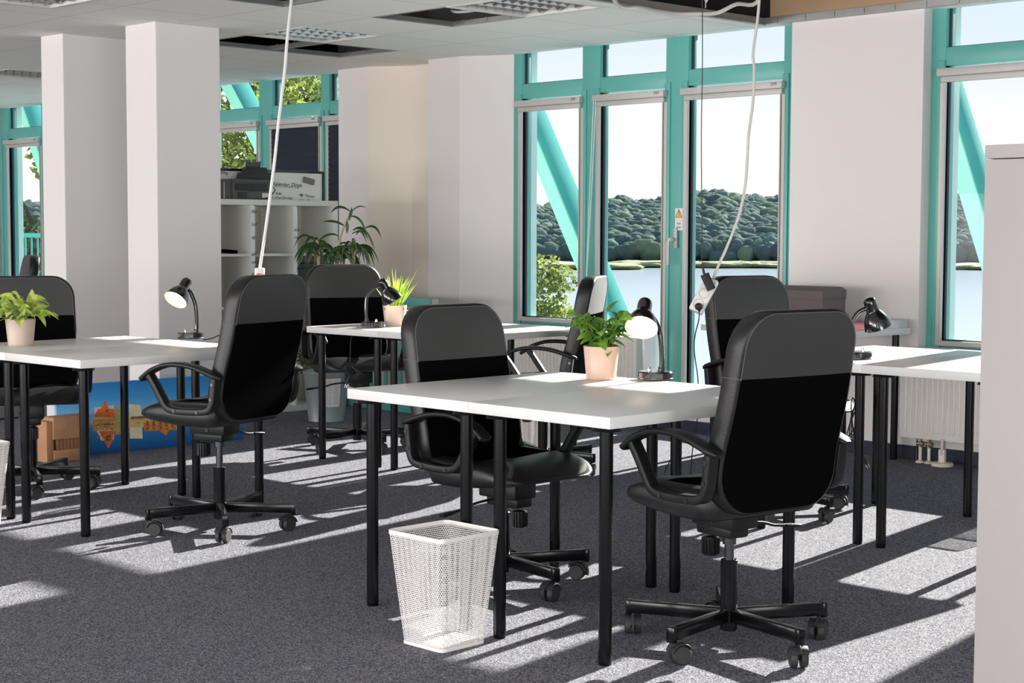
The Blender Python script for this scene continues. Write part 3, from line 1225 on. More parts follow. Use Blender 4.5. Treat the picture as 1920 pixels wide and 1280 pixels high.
def build_seat():
    rows = []
    x0, x1 = -.165, .275
    n = 22
    xs_ = sorted({x0 + (x1 - x0) * (.5 - .5 * math.cos(PI * i / n)) for i in range(n + 1)} | {.075})
    W = .245
    for x in xs_:
        h = W - .012 * max(0, (x0 + .15 - x) / .15)
        if x > x1 - .12:
            q = (x - (x1 - .12)) / .12
            h -= .115 * (1 - math.sqrt(max(0, 1 - q * q)))
        if x < x0 + .05:
            q = (x0 + .05 - x) / .05
            h -= .05 * (1 - math.sqrt(max(0, 1 - q * q)))
        rows.append((x, h))
    nu = 16
    us = [.5 * (-math.cos(PI * j / nu) + (2 * j / nu - 1)) for j in range(nu + 1)]
    n = len(rows) - 1

    def droop(x):
        return -.028 * max(0, (x - .10) / .145) ** 2 + .012 * max(0, (-x) / .2)
    pts = {}
    for side in (1, -1):
        for i, (x, h) in enumerate(rows):
            for j, u in enumerate(us):
                xx = x0 + (x1 - x0) / 2 + (x - x0 - (x1 - x0) / 2) * .94
                v = 2 * (x - x0) / (x1 - x0) - 1
                if side > 0:
                    z = .542 + droop(x) + .016 * (1 - u ** 4) * (1 - v ** 4) - .006 * math.cos(u * PI) * (1 - v * v)
                else:
                    z = .462 - .1 * droop(x) + .022 * max(0, (x - .0) / .27)
                pts[side, i, j] = Vector((xx, h * u * .94, z))
    seat, pan = MB(), MB()
    for i in range(n):
        xm = (rows[i][0] + rows[i + 1][0]) / 2
        for j in range(nu):
            q = [pts[1, i, j], pts[1, i, j + 1], pts[1, i + 1, j + 1], pts[1, i + 1, j]]
            um = (us[j] + us[j + 1]) / 2
            (pan if xm < .075 and abs(um) < .80 else seat).quad(*q[::-1])
            q = [pts[-1, i, j], pts[-1, i, j + 1], pts[-1, i + 1, j + 1], pts[-1, i + 1, j]]
            seat.quad(*q)
    loop = [(0, j) for j in range(nu + 1)] + [(i, nu) for i in range(1, n + 1)] + [(n, j) for j in range(nu - 1, -1, -1)] + [(i, 0) for i in range(n - 1, 0, -1)]
    rings = []
    for f, sc in ((1, None), (.92, .972), (.78, .99), (.5, 1.0), (.25, .99), (.06, .965), (0, None)):
        ring = []
        for i, j in loop:
            if sc is None:
                ring.append(pts[1 if f else -1, i, j])
            else:
                x, h = rows[i]
                xx = x0 + (x1 - x0) / 2 + (x - x0 - (x1 - x0) / 2) * sc
                zt, zb = pts[1, i, j].z, pts[-1, i, j].z
                ring.append(Vector((xx, h * us[j] * sc, zb + (zt - zb) * f)))
        rings.append(ring)
    for a, c in zip(rings, rings[1:]):
        for k in range(len(loop)):
            k2 = (k + 1) % len(loop)
            seat.quad(a[k], a[k2], c[k2], c[k])
    for z in (seat, pan):
        bmesh.ops.remove_doubles(z.bm, verts=z.bm.verts[:], dist=1e-5)
    bmesh.ops.recalc_face_normals(seat.bm, faces=seat.bm.faces[:])
    return seat, pan


def make_chair():
    t = thing('office_chair', '-', 'office chair')
    # five-star foot
    hub = MB()
    hub.cyl((0, 0, .045), (0, 0, .118), .0265, seg=24, bev=.003)
    base = hub.build('base', M['black_metal'], t)
    for k in range(5):
        l = MB()
        l.b2((.02, -.0135, .073), (.322, .0135, .113), .004)
        l.b2((.308, -.0145, .066), (.326, .0145, .114), .004)
        o = l.build('leg', M['black_metal'], base)
        o.rotation_euler = (0, 0, 2 * PI * k / 5)
        c = MB()
        c.cyl((0, 0, .05), (0, 0, .078), .006, seg=10)
        for sy in (-1, 1):
            c.cyl((-.02, sy * .006, .030), (-.02, sy * .025, .030), .030, .0275, seg=28, bev=.002)
        # hood over the twin wheels
        hp = [(-.02 + .033 * math.cos(a), .030 + .033 * math.sin(a)) for a in [math.radians(d) for d in range(-20, 151, 10)]]
        c.sweep([(x, 0, z) for x, z in hp], rrect(.02, .006, .0015, 2), up=(0, 1, 0))
        c.sweep([(x, 0, z) for x, z in hp[3:]], rrect(.004, .052, .001, 2), up=(0, 1, 0))
        c.b2((-.022, -.006, .024), (.006, .006, .062), .002)
        o = c.build('caster', M['rubber'], base)
        a = 2 * PI * k / 5
        o.location = (.305 * math.cos(a), .305 * math.sin(a), 0)
        o.rotation_euler = (0, 0, a + (1.9, -.6, 2.6, .9, -2.2)[k])
    b = MB()
    b.cyl((0, 0, .112), (0, 0, .265), .0262, seg=28, bev=.002)
    b.build('column_cover', M['black_metal'], t)
    b = MB()
    b.cyl((0, 0, .26), (0, 0, .385), .0145, seg=20)
    b.cyl((0, 0, .352), (0, 0, .385), .021, seg=20)
    b.build('gas_cylinder', M['steel'], t)
    b = MB()
    b.b2((-.07, -.055, .405), (.115, .055, .475), .008)
    b.b2((-.045, -.04, .375), (.11, .04, .42), .008)
    b.cyl((.02, -.058, .425), (.02, .058, .425), .008, seg=12)
    b.build('tilt_mechanism', M['black_plastic'], t)
    b = MB()
    b.mi = 0
    prof = [(0, .305), (.021, .305), (.024, .31), (.026, .362), (.012, .366), (0, .366)]
    b.lathe(prof, 12, Matrix.Translation((.085, 0, 0)))
    for k in range(14):
        a = 2 * PI * k / 14
        b.box((.085 + .0255 * math.cos(a), .0255 * math.sin(a), .334), (.005, .005, .05), mx=None)
    b.build('tension_knob', M['black_plastic'], t)
    b = MB()
    b.tube(catmull([(.02, -.06, .405), (.02, -.15, .40), (.02, -.21, .385), (.02, -.27, .38)], 5), .0045, 8)
    b.sweep([(.02, -.255, .381), (.02, -.285, .378), (.02, -.315, .374)], rrect(.03, .012, .005, 3), up=(0, 0, 1), scale=[.6, 1, .9])
    b.build('height_lever', M['black_plastic'], t)
    seat, pan = build_seat()
    s = seat.build('seat', M['leather'], t, smooth=60)
    pan.build('seat_panel', M['fabric'], s, smooth=60)
    z, th = build_back()
    bk = z['band'].build('backrest', M['leather'], t, smooth=60)
    z['head'].build('headrest_cover', M['leather_back'], bk, smooth=60)
    z['mesh'].build('mesh_panel', M['fabric'], bk, smooth=60)
    th.build('seam_stitching', M['thread'], bk)
    # lower shell joining back and seat
    b = MB()
    b.sweep(catmull([(-.15, 0, .60), (-.155, 0, .52), (-.125, 0, .475), (-.04, 0, .466)], 6), rrect(.30, .016, .006, 3), up=(1, 0, 0))
    b.build('back_bracket', M['black_plastic'], t)
    for sg in (-1, 1):
        y = sg * .263
        b = MB()
        loop = catmull([(-.205, 0, .668), (-.197, 0, .605), (-.190, 0, .565), (-.165, 0, .536), (-.09, 0, .528), (.0, 0, .528), (.048, 0, .540), (.078, 0, .578), (.112, 0, .628), (.142, 0, .668)], 6)
        k = [(1.0, 1.0)] * len(loop)
        b.sweep(loop, rrect(.027, .040, .006, 3), up=(0, 1, 0))
        pad = catmull([(-.235, 0, .668), (-.17, 0, .690), (-.09, 0, .711), (-.01, 0, .718), (.06, 0, .711), (.125, 0, .688), (.172, 0, .657), (.186, 0, .643)], 6)
        m = len(pad) - 1
        b.sweep(pad, rrect(.052, .019, .008, 4), up=(0, 0, 1), scale=[(.45 + .55 * min(1, i / 3), .6 + .4 * min(1, i / 3)) if i < 4 else ((.35 + .65 * min(1, (m - i) / 4)), .5 + .5 * min(1, (m - i) / 4)) for i in range(m + 1)])
        a = b.build('armrest', M['black_plastic'], t, loc=(0, y, 0))
        for x, zz in ((-.201, .645), (-.193, .585), (-.12, .529), (.0, .528)):
            q = MB()
            q.cyl((x, sg * .0185, zz), (x, sg * .0225, zz), .0075, seg=12)
            q.box((x, sg * .0228, zz), (.006, .001, .002))
            q.build('screw', M['steel'], a)
    return t


chair0 = make_chair()
chair_used = False


def chair(x, y, deg, base_deg, dz, label, group=None):
    global chair_used
    t = dup(chair0) if chair_used else chair0
    chair_used = True
    t.location = (x, y, 0)
    t.rotation_euler = (0, 0, math.radians(deg))
    tag(t, label, 'office chair', group)
    for c in t.children:
        if c.name.startswith('base'):
            c.rotation_euler = (0, 0, math.radians(base_deg - deg))
        elif not c.name.startswith('column'):
            c.location.z = dz
    return t


chair(-3.11, 3.955, 171, 205, -.04, 'black office chair seen from behind at the desk with the leafy pink pot')
chair(-5.815, 3.93, 196, 186, .0, 'black office chair seen from behind at the desk with the lit lamp and blue canvas')
chair(-4.20, 4.04, 1, -9, -.085, 'black office chair facing us at the desk with the mesh bin in front of it')
chair(-7.46, 6.0, -20, -11, -.02, 'black office chair before the large strap-leaved floor plant')
chair(-7.33, 3.87, -25, -22, -.05, 'black office chair behind the variegated trailing plant')
chair(-6.09, 6.15, 212, 10, -.05, 'black office chair turned sideways behind the leafy pink pot')
chair(-4.44, 6.02, -12, -12, -.02, 'black office chair with the hanging power strip beside its backrest')
chair(-11.9, 6.0, 250, 15, -.02, 'black office chair far off behind the chair with the trailing plant')

# ================================================================== CEILING LAMPS
def ceiling_lamp(k, label):
    xa, xb, ya, yb = lamps_c[k]
    t = thing('ceiling_lamp', label, 'ceiling lamp', ((xa + xb) / 2, (ya + yb) / 2, CZ))
    w, d = xb - xa, yb - ya
    f = MB()
    for c, s_ in (((-w / 2 + .0155, 0), (.029, d - .004)), ((w / 2 - .0155, 0), (.029, d - .004)), ((0, -d / 2 + .0155), (w - .06, .029)), ((0, d / 2 - .0155), (w - .06, .029))):
        f.box((c[0], c[1], .004), (s_[0], s_[1], .014), .002)
    f.build('frame', M['lamp_in'], t)
    y = MB()
    for c, s_ in (((-w / 2 + .03, 0), (.004, d - .06)), ((w / 2 - .03, 0), (.004, d - .06)), ((0, -d / 2 + .03), (w - .06, .004)), ((0, d / 2 - .03), (w - .06, .004))):
        y.box((c[0], c[1], .055), (s_[0], s_[1], .09))
    y.box((0, 0, .1), (w - .06, d - .06, .004))
    y.build('tray', M['lamp_in'], t, smooth=0)
    for i in range(5):
        l = MB()
        x = -w / 2 + .03 + (w - .06) * (i + .0) / 4
        if 0 < i < 4:
            for q in (-1, 1):
                l.quad((x, -d / 2 + .032, .004), (x, d / 2 - .032, .004), (x + q * .013, d / 2 - .032, .05), (x + q * .013, -d / 2 + .032, .05))
            l.build('reflector_wing', M['lamp_louver'], t, smooth=0)
        else:
            l.bm.free()
    for j in range(8):
        l = MB()
        y_ = -d / 2 + .03 + (d - .06) * (j + .5) / 8
        for q in range(4):
            xa_ = -w / 2 + .03 + (w - .06) * q / 4
            xb_ = xa_ + (w - .06) / 4
            xm = (xa_ + xb_) / 2
            for s_ in (-1, 1):
                l.quad((xa_, y_, .006), (xm, y_ + s_ * .0, .018), (xm, y_ + s_ * .009, .048), (xa_, y_ + s_ * .009, .048))
                l.quad((xm, y_, .018), (xb_, y_, .006), (xb_, y_ + s_ * .009, .048), (xm, y_ + s_ * .009, .048))
        l.build('cross_louvre', M['lamp_louver'], t, smooth=0)
    for q in range(4):
        l = MB()
        xm = -w / 2 + .03 + (w - .06) * (q + .5) / 4
        l.cyl((xm, -d / 2 + .04, .075), (xm, d / 2 - .04, .075), .008, seg=10)
        l.build('tube', M['lamp_in'], t)
    return t


ceiling_lamp('a', 'square louvred ceiling lamp beside the two missing ceiling tiles')
ceiling_lamp('b', 'square louvred ceiling lamp nearest the balcony window')
ceiling_lamp('c', 'square louvred ceiling lamp in front of the white columns')
ceiling_lamp('d', 'square louvred ceiling lamp far back beyond the white columns')


# ================================================================== DESK LAMPS
def desk_lamp(label, base, neck, cap, axis, cord=None):
    """base: point on the desk; neck: path points; cap: back end of the head; axis: where the head shines"""
    base = Vector(base)
    t = thing('desk_lamp', label, 'desk lamp', base)
    R = lambda p: Vector(p) - base
    b = MB()
    b.lathe([(0, 0), (.062, 0), (.0645, .003), (.0645, .006), (.0625, .008), (.0625, .026), (.059, .030), (.02, .033), (0, .033)], 40)
    o = b.build('lamp_base', M['gloss_black'], t)
    b = MB()
    b.lathe([(.0646, .0035), (.0652, .0045), (.0646, .0058)], 40)
    b.build('trim_ring', M['chrome'], o)
    side = (R(neck[0])).to_2d()
    b = MB()
    sw = -side.normalized() * .022 if side.length > 0 else Vector((.02, 0))
    b.cyl((sw.x, sw.y, .030), (sw.x, sw.y, .038), .008, seg=16)
    b.box((sw.x, sw.y, .041), (.005, .014, .008), .002)
    b.build('switch', M['chrome'], t)
    b = MB()
    pp = catmull([R(p) for p in neck], 10)
    b.cyl(pp[0] - Vector((0, 0, .004)), pp[0] + Vector((0, 0, .022)), .0118, seg=18)
    b.tube(pp, .0094, 14)
    b.build('gooseneck', M['gloss_black'], t)
    ax = Vector(axis).normalized()
    mx = Matrix.Translation(R(cap)) @ ax.to_track_quat('Z', 'Y').to_matrix().to_4x4()
    prof = [(0, -.0), (.012, .0015), (.0215, .006), (.0255, .014), (.0265, .03), (.0265, .056), (.0275, .061), (.034, .070), (.045, .088), (.053, .108), (.0575, .128), (.0585, .136)]
    b = MB()
    b.lathe(prof, 40, mx)
    sh = b.build('lamp_shade', M['gloss_black'], t)
    b = MB()
    b.lathe([(.0, .056), (.022, .060), (.0325, .0725), (.0435, .090), (.0515, .109), (.056, .128), (.0575, .1358), (.0586, .1362)], 40, mx)
    b.build('shade_lining', M['shade_in'], sh)
    b = MB()
    b.lathe([(0, .122), (.012, .120), (.0205, .110), (.0225, .099), (.019, .086), (.013, .074), (.012, .058)], 24, mx)
    b.build('bulb', M['bulb'], sh)
    b = MB()
    q = R(neck[-1])
    cp = R(cap) + ax * .04
    b.cyl(q, cp, .0085, seg=12)
    b.build('swivel_joint', M['gloss_black'], sh)
    if cord:
        b = MB()
        b.tube(catmull([R(p) for p in cord['path']], 8), .0028, 6)
        o = b.build('power_cord', M['black_cable'], t)
        if 'coil' in cord:
            c = R(cord['coil'])
            rn = random.Random(4)
            k = MB()
            for w in range(cord.get('loops', 4)):
                L, W = cord['size'][0] * rn.uniform(.75, 1.1), cord['size'][1] * rn.uniform(.6, 1.2)
                tilt = rn.uniform(-.5, .5) + cord.get('tilt', 0)
                az = rn.uniform(-.7, .7)
                pts = []
                for a in range(20):
                    an = 2 * PI * a / 20
                    x, z = W * math.sin(an) * (1 + .2 * math.cos(an)), L * math.cos(an)
                    x, z = x * math.cos(tilt) - z * math.sin(tilt), x * math.sin(tilt) + z * math.cos(tilt)
                    v = _r0 * (x * math.cos(az)) + _f0 * (x * math.sin(az)) + Vector((0, 0, z))
                    pts.append(c + v + Vector((0, 0, rn.uniform(-.003, .003))))
                k.tube(pts, .0028, 6, closed=True)
            k.build('coiled_cord', M['black_cable'], o)
        if 'plug' in cord:
            p0, p1 = R(cord['plug'][0]), R(cord['plug'][1])
            d = (p1 - p0).normalized()
            k = MB()
            k.cyl(p0, p1, .0045, .009, seg=12)
            k.cyl(p1, p1 + d * .016, .009, .0085, seg=12)
            k.build('plug', M['black_cable'], o)
            k = MB()
            sd = d.orthogonal().normalized() * .0095 * .5
            for s_ in (-1, 1):
                k.cyl(p1 + d * .016 + sd * s_, p1 + d * .034 + sd * s_, .0023, seg=8)
            k.build('plug_pin', M['chrome'], o)
    return t


def near(p, u, v):
    """point through pixel (u, v) at the distance of p"""
    return atd(u, v, Vector(p).dot(_f0))


TOW = -_f0
UP = Vector((0, 0, 1))
# lamp on the front desk
pb = onz(1229, 711, TH)
nb = near(pb, 1240, 703)
desk_lamp('lit black gooseneck lamp beside the leafy pink pot', (pb.x, pb.y, TH),
          [Vector((nb.x, nb.y, TH + .024)), near(nb, 1241, 668), near(nb, 1238, 628), near(nb + _f0 * .01, 1229, 603), near(nb + _f0 * .01, 1219, 590)],
          near(pb, 1211, 563) + _f0 * .015, TOW * .71 - UP * .68 - _r0 * .16)
# lamp on the desk by the canvas
pb = onz(357, 634, TH)
nb = near(pb, 368, 630)
desk_lamp('lit black gooseneck lamp on the desk in front of the blue cityscape canvas', (pb.x, pb.y, TH),
          [Vector((nb.x, nb.y, TH + .024)), near(nb, 369, 605), near(nb, 367, 575), near(nb, 361, 556), near(nb, 356, 546)],
          near(pb, 353, 524), TOW * .60 - UP * .68 - _r0 * .33,
          dict(path=[near(pb, 381, 637), near(pb, 397, 634), near(pb, 412, 628), near(pb, 430, 622) + _f0 * .1]))
# lamp by the grass-like plant
pb = onz(698, 613, TH)
nb = near(pb, 687, 609)
desk_lamp('black gooseneck lamp leaning over beside the grass-like plant', (pb.x, pb.y, TH),
          [Vector((nb.x, nb.y, TH + .024)), near(nb, 686, 580), near(nb, 688, 556), near(nb, 697, 543), near(nb, 708, 537)],
          near(pb, 713, 523), TOW * -.18 - UP * .80 + _r0 * .45,
          dict(path=[near(pb, 678, 615), near(pb, 668, 614), near(pb, 662, 632) - _f0 * .1, near(pb, 660, 660) - _f0 * .1, near(pb, 659, 690) - _f0 * .1],
               coil=near(pb, 664, 692) - _f0 * .1, size=(.06, .03), loops=5, tilt=1.0, plug=(near(pb, 659, 700) - _f0 * .1, near(pb, 655, 712) - _f0 * .1)))
# lamp on the desk behind the front chair
pb = onz(1608, 672, TH)
nb = near(pb, 1594, 668)
desk_lamp('black gooseneck lamp whose looped cord hangs down past the desk leg', (pb.x, pb.y, TH),
          [Vector((nb.x, nb.y, TH + .024)), near(nb, 1594, 640), near(nb, 1597, 607), near(nb, 1608, 587), near(nb, 1624, 578)],
          near(pb, 1628, 558), TOW * -.12 - UP * .86 + _r0 * .33,
          dict(path=[near(pb, 1588, 674), near(pb, 1586, 690) - _f0 * .2, near(pb, 1592, 720) - _f0 * .2, near(pb, 1588, 750) - _f0 * .2, near(pb, 1584, 805) - _f0 * .2, near(pb, 1596, 840) - _f0 * .2],
               coil=near(pb, 1584, 778) - _f0 * .2, size=(.09, .018), loops=4, plug=(near(pb, 1597, 842) - _f0 * .2, near(pb, 1602, 851) - _f0 * .2)))


# ================================================================== PLANTS
def leaf(mb, base, d, L, W, droop=.5, cup=.25, n=6, tip=1.6, up=UP, twist=0., wide=.45):
    d = Vector(d).normalized()
    side = d.cross(up)
    side = side.normalized() if side.length > 1e-3 else Vector((1, 0, 0))
    if twist:
        side.rotate(Quaternion(d, twist))
    p = Vector(base)
    prev = None
    for i in range(n + 1):
        t = i / n
        w = W * (math.sin(PI * t ** (.5 / wide * .65)) ** .9 if 0 < t < 1 else 0) + (.0004 if t in (0, 1) else 0)
        nn = side.cross(d).normalized()
        row = (p - side * w / 2 + nn * (w * cup), p, p + side * w / 2 + nn * (w * cup))
        row = [mb.bm.verts.new(q) for q in row]
        if prev:
            for k in (0, 1):
                f = mb.bm.faces.new((prev[k], prev[k + 1], row[k + 1], row[k]))
                f.smooth = True
        prev = row
        p = p + d * (L / n)
        d = (d - UP * (droop / n)).normalized()


def pot(t, h, rt, rb, m, square=False):
    b = MB()
    if square:
        secs = [(rb * 2 - .012, 0), (rb * 2, .006), (rt * 2, h - .003), (rt * 2 - .003, h), (rt * 2 - .012, h - .002), (rt * 2 - .014, h * .8)]
        tt = bmesh.new()
        rings = [[tt.verts.new((x, y, z)) for x, y in rrect(w, w, w * .22, 5)] for w, z in secs]
        for a, c in zip(rings, rings[1:]):
            for k in range(len(a)):
                tt.faces.new((a[k], a[(k + 1) % len(a)], c[(k + 1) % len(a)], c[k]))
        tt.faces.new(rings[0][::-1])
        bmesh.ops.recalc_face_normals(tt, faces=tt.faces)
        b._add(tt)
    else:
        b.lathe([(0, 0), (rb - .003, 0), (rb, .003), (rb + .0012, .014), (rb + .0004, .0155), (rt - .0008, h - .004), (rt, h - .001), (rt - .002, h), (rt - .005, h - .002), (rt - .007, h * .75), (0, h * .75)], 48)
    p = b.build('pot', m, t)
    b = MB()
    if square:
        b.box((0, 0, h * .85), (rt * 1.8, rt * 1.8, .01), .004)
    else:
        b.lathe([(0, h * .86), (rt * .5, h * .875), (rt - .006, h * .86)], 24)
    b.build('soil', M['soil'], t)


# leafy plant on the front desk
rn = random.Random(11)
pp = onz(1127, 711, TH)
t = thing('potted_plant', 'leafy dark green plant in a round blush pink pot beside a lit lamp', 'plant', (pp.x, pp.y, TH))
H_, RT, RB = .121, .0645, .054
pot(t, H_, RT, RB, M['pot_pink'])
st, lf = MB(), MB()
for k in range(30):
    a = rn.uniform(0, 6.28)
    r0 = rn.uniform(.004, .03)
    bs = Vector((r0 * math.cos(a), r0 * math.sin(a), H_ * .86))
    hh = rn.uniform(.035, .125)
    sp = .25 + rn.random() * .5
    tp = bs + Vector((math.cos(a) * hh * sp, math.sin(a) * hh * sp, hh))
    st.tube(catmull([bs, (bs + tp) / 2 + Vector((math.cos(a), math.sin(a), 0)) * -.004, tp], 4), .0014, 5)
    for q in range(rn.choice((2, 2, 3))):
        an = a + q * PI * 2 / 3 + rn.uniform(-.6, .6)
        el = rn.uniform(-.3, .9)
        leaf(lf, tp - Vector((0, 0, q * .012)), (math.cos(an), math.sin(an), el), rn.uniform(.06, .088), rn.uniform(.036, .048), rn.uniform(.5, 1.6), .16, wide=.55, twist=rn.uniform(-.9, .9))
for u, v, dx, dz in ((1062, 616, -1, -.2), (1066, 590, -1, .3), (1168, 600, 1, .1), (1165, 655, 1, -.6), (1150, 577, .4, .5), (1098, 612, -1, -.4)):
    tip = near(pp, u, v) - Vector((pp.x, pp.y, TH))
    st0 = tip - (_r0 * dx * .055 + UP * dz * .03) + _f0 * rn.uniform(-.02, .02)
    st.tube(catmull([Vector((0, 0, H_ * .86)), st0 * .5 + Vector((0, 0, H_ * .48)), st0], 5), .0013, 5)
    leaf(lf, st0, tip - st0 + UP * .015, .068, .03, .6, .18, wide=.5)
s_ = st.build('stem', M['stem_green'], t)
lf.build('foliage', M['coffee_leaf'], t, smooth=80)

# variegated trailing plant
pp = onz(39, 648, TH)
t = thing('potted_plant', 'yellow-green variegated trailing plant in a taupe pot before a black chair', 'plant', (pp.x, pp.y, TH))
H_, RT, RB = .122, .0675, .0565
pot(t, H_, RT, RB, M['pot_taupe'])
st, lf = MB(), MB()
rn = random.Random(23)
for k in range(46):
    a = rn.uniform(0, 6.28)
    el = rn.uniform(.1, 1.5)
    hh = rn.uniform(.055, .13)
    bs = Vector((.02 * math.cos(a), .02 * math.sin(a), H_ * .86))
    tp = bs + Vector((math.cos(a) * math.cos(el), math.sin(a) * math.cos(el), math.sin(el))) * hh
    st.tube(catmull([bs, bs + Vector((0, 0, hh * .4)), tp], 4), .0016, 5)
    an = a + rn.uniform(-.8, .8)
    leaf(lf, tp, (math.cos(an), math.sin(an), rn.uniform(-.2, .9)), rn.uniform(.06, .085), rn.uniform(.038, .052), rn.uniform(.4, 1.6), .2, wide=.62, twist=rn.uniform(-.9, .9))
for u, v, dx, dz, L in ((60, 541, .1, 1, .085), (30, 548, -.2, 1, .07), (17, 546, -.3, 1, .07), (112, 598, 1, -.45, .10), (86, 568, 1, .1, .085), (87, 612, .7, -.9, .08), (62, 628, .5, -.9, .06), (52, 612, .8, -.4, .07), (0, 592, -1, -.4, .08), (6, 575, -1, .2, .08)):
    tip = near(pp, u, v) - Vector((pp.x, pp.y, TH))
    d = (_r0 * dx + UP * dz - _f0 * .25).normalized()
    st0 = tip - d * L
    st.tube(catmull([Vector((0, 0, H_ * .86)), st0 * .5 + Vector((0, 0, H_ * .5)), st0], 5), .0017, 5)
    leaf(lf, st0, d, L, .047, .15, .18, wide=.62)
st.build('stem', M['stem_green'], t)
lf.build('foliage', M['pothos_leaf'], t, smooth=80)

# grass-like plant
pp = onz(741, 611, TH)
t = thing('potted_plant', 'lime green spiky grass-like plant in a squarish beige pot', 'plant', (pp.x, pp.y, TH), PH)
H_ = .115
pot(t, H_, .062, .052, M['pot_beige'], True)
lf = MB()
rn = random.Random(31)
for k in range(46):
    a = rn.uniform(0, 6.28)
    r0 = rn.uniform(0, .036)
    el = rn.uniform(.95, 1.5)
    leaf(lf, (r0 * math.cos(a), r0 * math.sin(a), H_ * .84), (math.cos(a) * math.cos(el), math.sin(a) * math.cos(el), math.sin(el)), rn.uniform(.09, .19), rn.uniform(.009, .014), rn.uniform(-.1, .35), .3, 7, wide=.33)
for u, v in ((785, 500), (768, 515), (735, 503), (742, 502), (777, 535), (725, 520), (774, 585)):
    tip = near(pp, u, v) - Vector((pp.x, pp.y, TH))
    tip = Matrix.Rotation(-PH, 3, 'Z') @ tip
    bs = Vector((tip.x * .12, tip.y * .12, H_ * .84))
    leaf(lf, bs, tip - bs, (tip - bs).length, .014, .0, .3, 8, wide=.33)
lf.build('foliage', M['aloe_leaf'], t, smooth=80)

# floor plant in the zinc bucket
pb = Vector((-8.66, 6.70, 0))
t = thing('floor_plant', 'tall dark strap-leaved plant in a grey zinc bucket by the shelf unit', 'plant', pb)
b = MB()
prof = [(0, .004), (.112, .004), (.116, 0), (.120, .006), (.118, .016), (.128, .09), (.150, .315), (.156, .322), (.157, .330), (.152, .334), (.147, .326), (.140, .25), (0, .25)]
b.lathe(prof, 56)
bk = b.build('bucket', M['zinc'], t)
b = MB()
for k in range(2):
    a = k * PI + .4
    b.tube([(.157 * math.cos(a) + .02 * math.cos(q) * math.sin(a), .157 * math.sin(a) - .02 * math.cos(q) * math.cos(a), .29 + .02 * math.sin(q)) for q in [2 * PI * i / 12 for i in range(12)]], .003, 6, closed=True)
b.build('bucket_handle', M['zinc'], bk)
b = MB()
b.lathe([(0, .275), (.08, .28), (.143, .275)], 24)
b.build('soil', M['soil'], t)
# care sheet on the bucket
b = MB()
a0 = math.atan2(-_f0.y, -_f0.x) + .42
pts = []
for i in range(9):
    a = a0 - .38 + .76 * i / 8
    pts.append(a)
for a, c in zip(pts, pts[1:]):
    rl_, rh = .1335, .152
    b.quad((rl_ * math.cos(a), rl_ * math.sin(a), .105), (rl_ * math.cos(c), rl_ * math.sin(c), .105), (rh * math.cos(c), rh * math.sin(c), .292), (rh * math.cos(a), rh * math.sin(a), .292))
sh = b.build('care_sheet', M['paper'], bk, smooth=60)
b = MB()
for col in (0, 1):
    for i in range(13):
        z = .277 - i * .0125
        r = .1343 + (z - .105) / .187 * .0186 + .0006
        for q in range(3):
            a = a0 - .33 + col * .36 + q * .09
            c = a + .085
            b.quad((r * math.cos(a), r * math.sin(a), z - .0022), (r * math.cos(c), r * math.sin(c), z - .0022), (r * math.cos(c), r * math.sin(c), z + .0022), (r * math.cos(a), r * math.sin(a), z + .0022))
b.build('printed_lines', M['print_grey'], sh, smooth=0)
st, lf = MB(), MB()
rn = random.Random(8)
cane = [Vector((0, 0, .26)), near(pb, 618, 600) - pb, near(pb, 627, 520) - pb, near(pb, 637, 450) - pb]
cane = catmull(cane, 6)
st.tube(cane, .016, 10, scale=[1 - .45 * i / (len(cane) - 1) for i in range(len(cane))])
st2 = catmull([near(pb, 637, 450) - pb, near(pb, 645, 425) - pb, near(pb, 654, 405) - pb], 5)
st.tube(st2, .006, 8)
canb = catmull([Vector((.03, -.02, .26)), near(pb, 600, 560) - pb, near(pb, 597, 480) - pb, near(pb, 595, 450) - pb], 5)
st.tube(canb, .012, 8)
canc = catmull([Vector((-.03, .02, .26)), near(pb, 650, 560) - pb, near(pb, 662, 500) - pb, near(pb, 664, 450) - pb], 5)
st.tube(canc, .011, 8)
st.build('cane', M['tan_stem'], t)


def strap(b_uv, m_uv, e_uv, w, dep=0.):
    P = [near(pb, *q) - pb + _f0 * dep for q in (b_uv, m_uv, e_uv)]
    pts = [P[0] * (1 - t_) ** 2 + P[1] * 2 * t_ * (1 - t_) + P[2] * t_ * t_ for t_ in [i / 9 for i in range(10)]]
    prev = None
    for i, p in enumerate(pts):
        tg = (pts[min(i + 1, 9)] - pts[max(i - 1, 0)]).normalized()
        sd = tg.cross(_f0 + UP * .6).normalized()
        ww = w * math.sin(PI * min(1, (.12 + .88 * i / 9)) ** 1.1) + .0015
        row = [lf.bm.verts.new(q) for q in (p - sd * ww / 2, p + _f0 * ww * .12, p + sd * ww / 2)]
        if prev:
            for k in (0, 1):
                lf.bm.faces.new((prev[k], prev[k + 1], row[k + 1], row[k]))
        prev = row


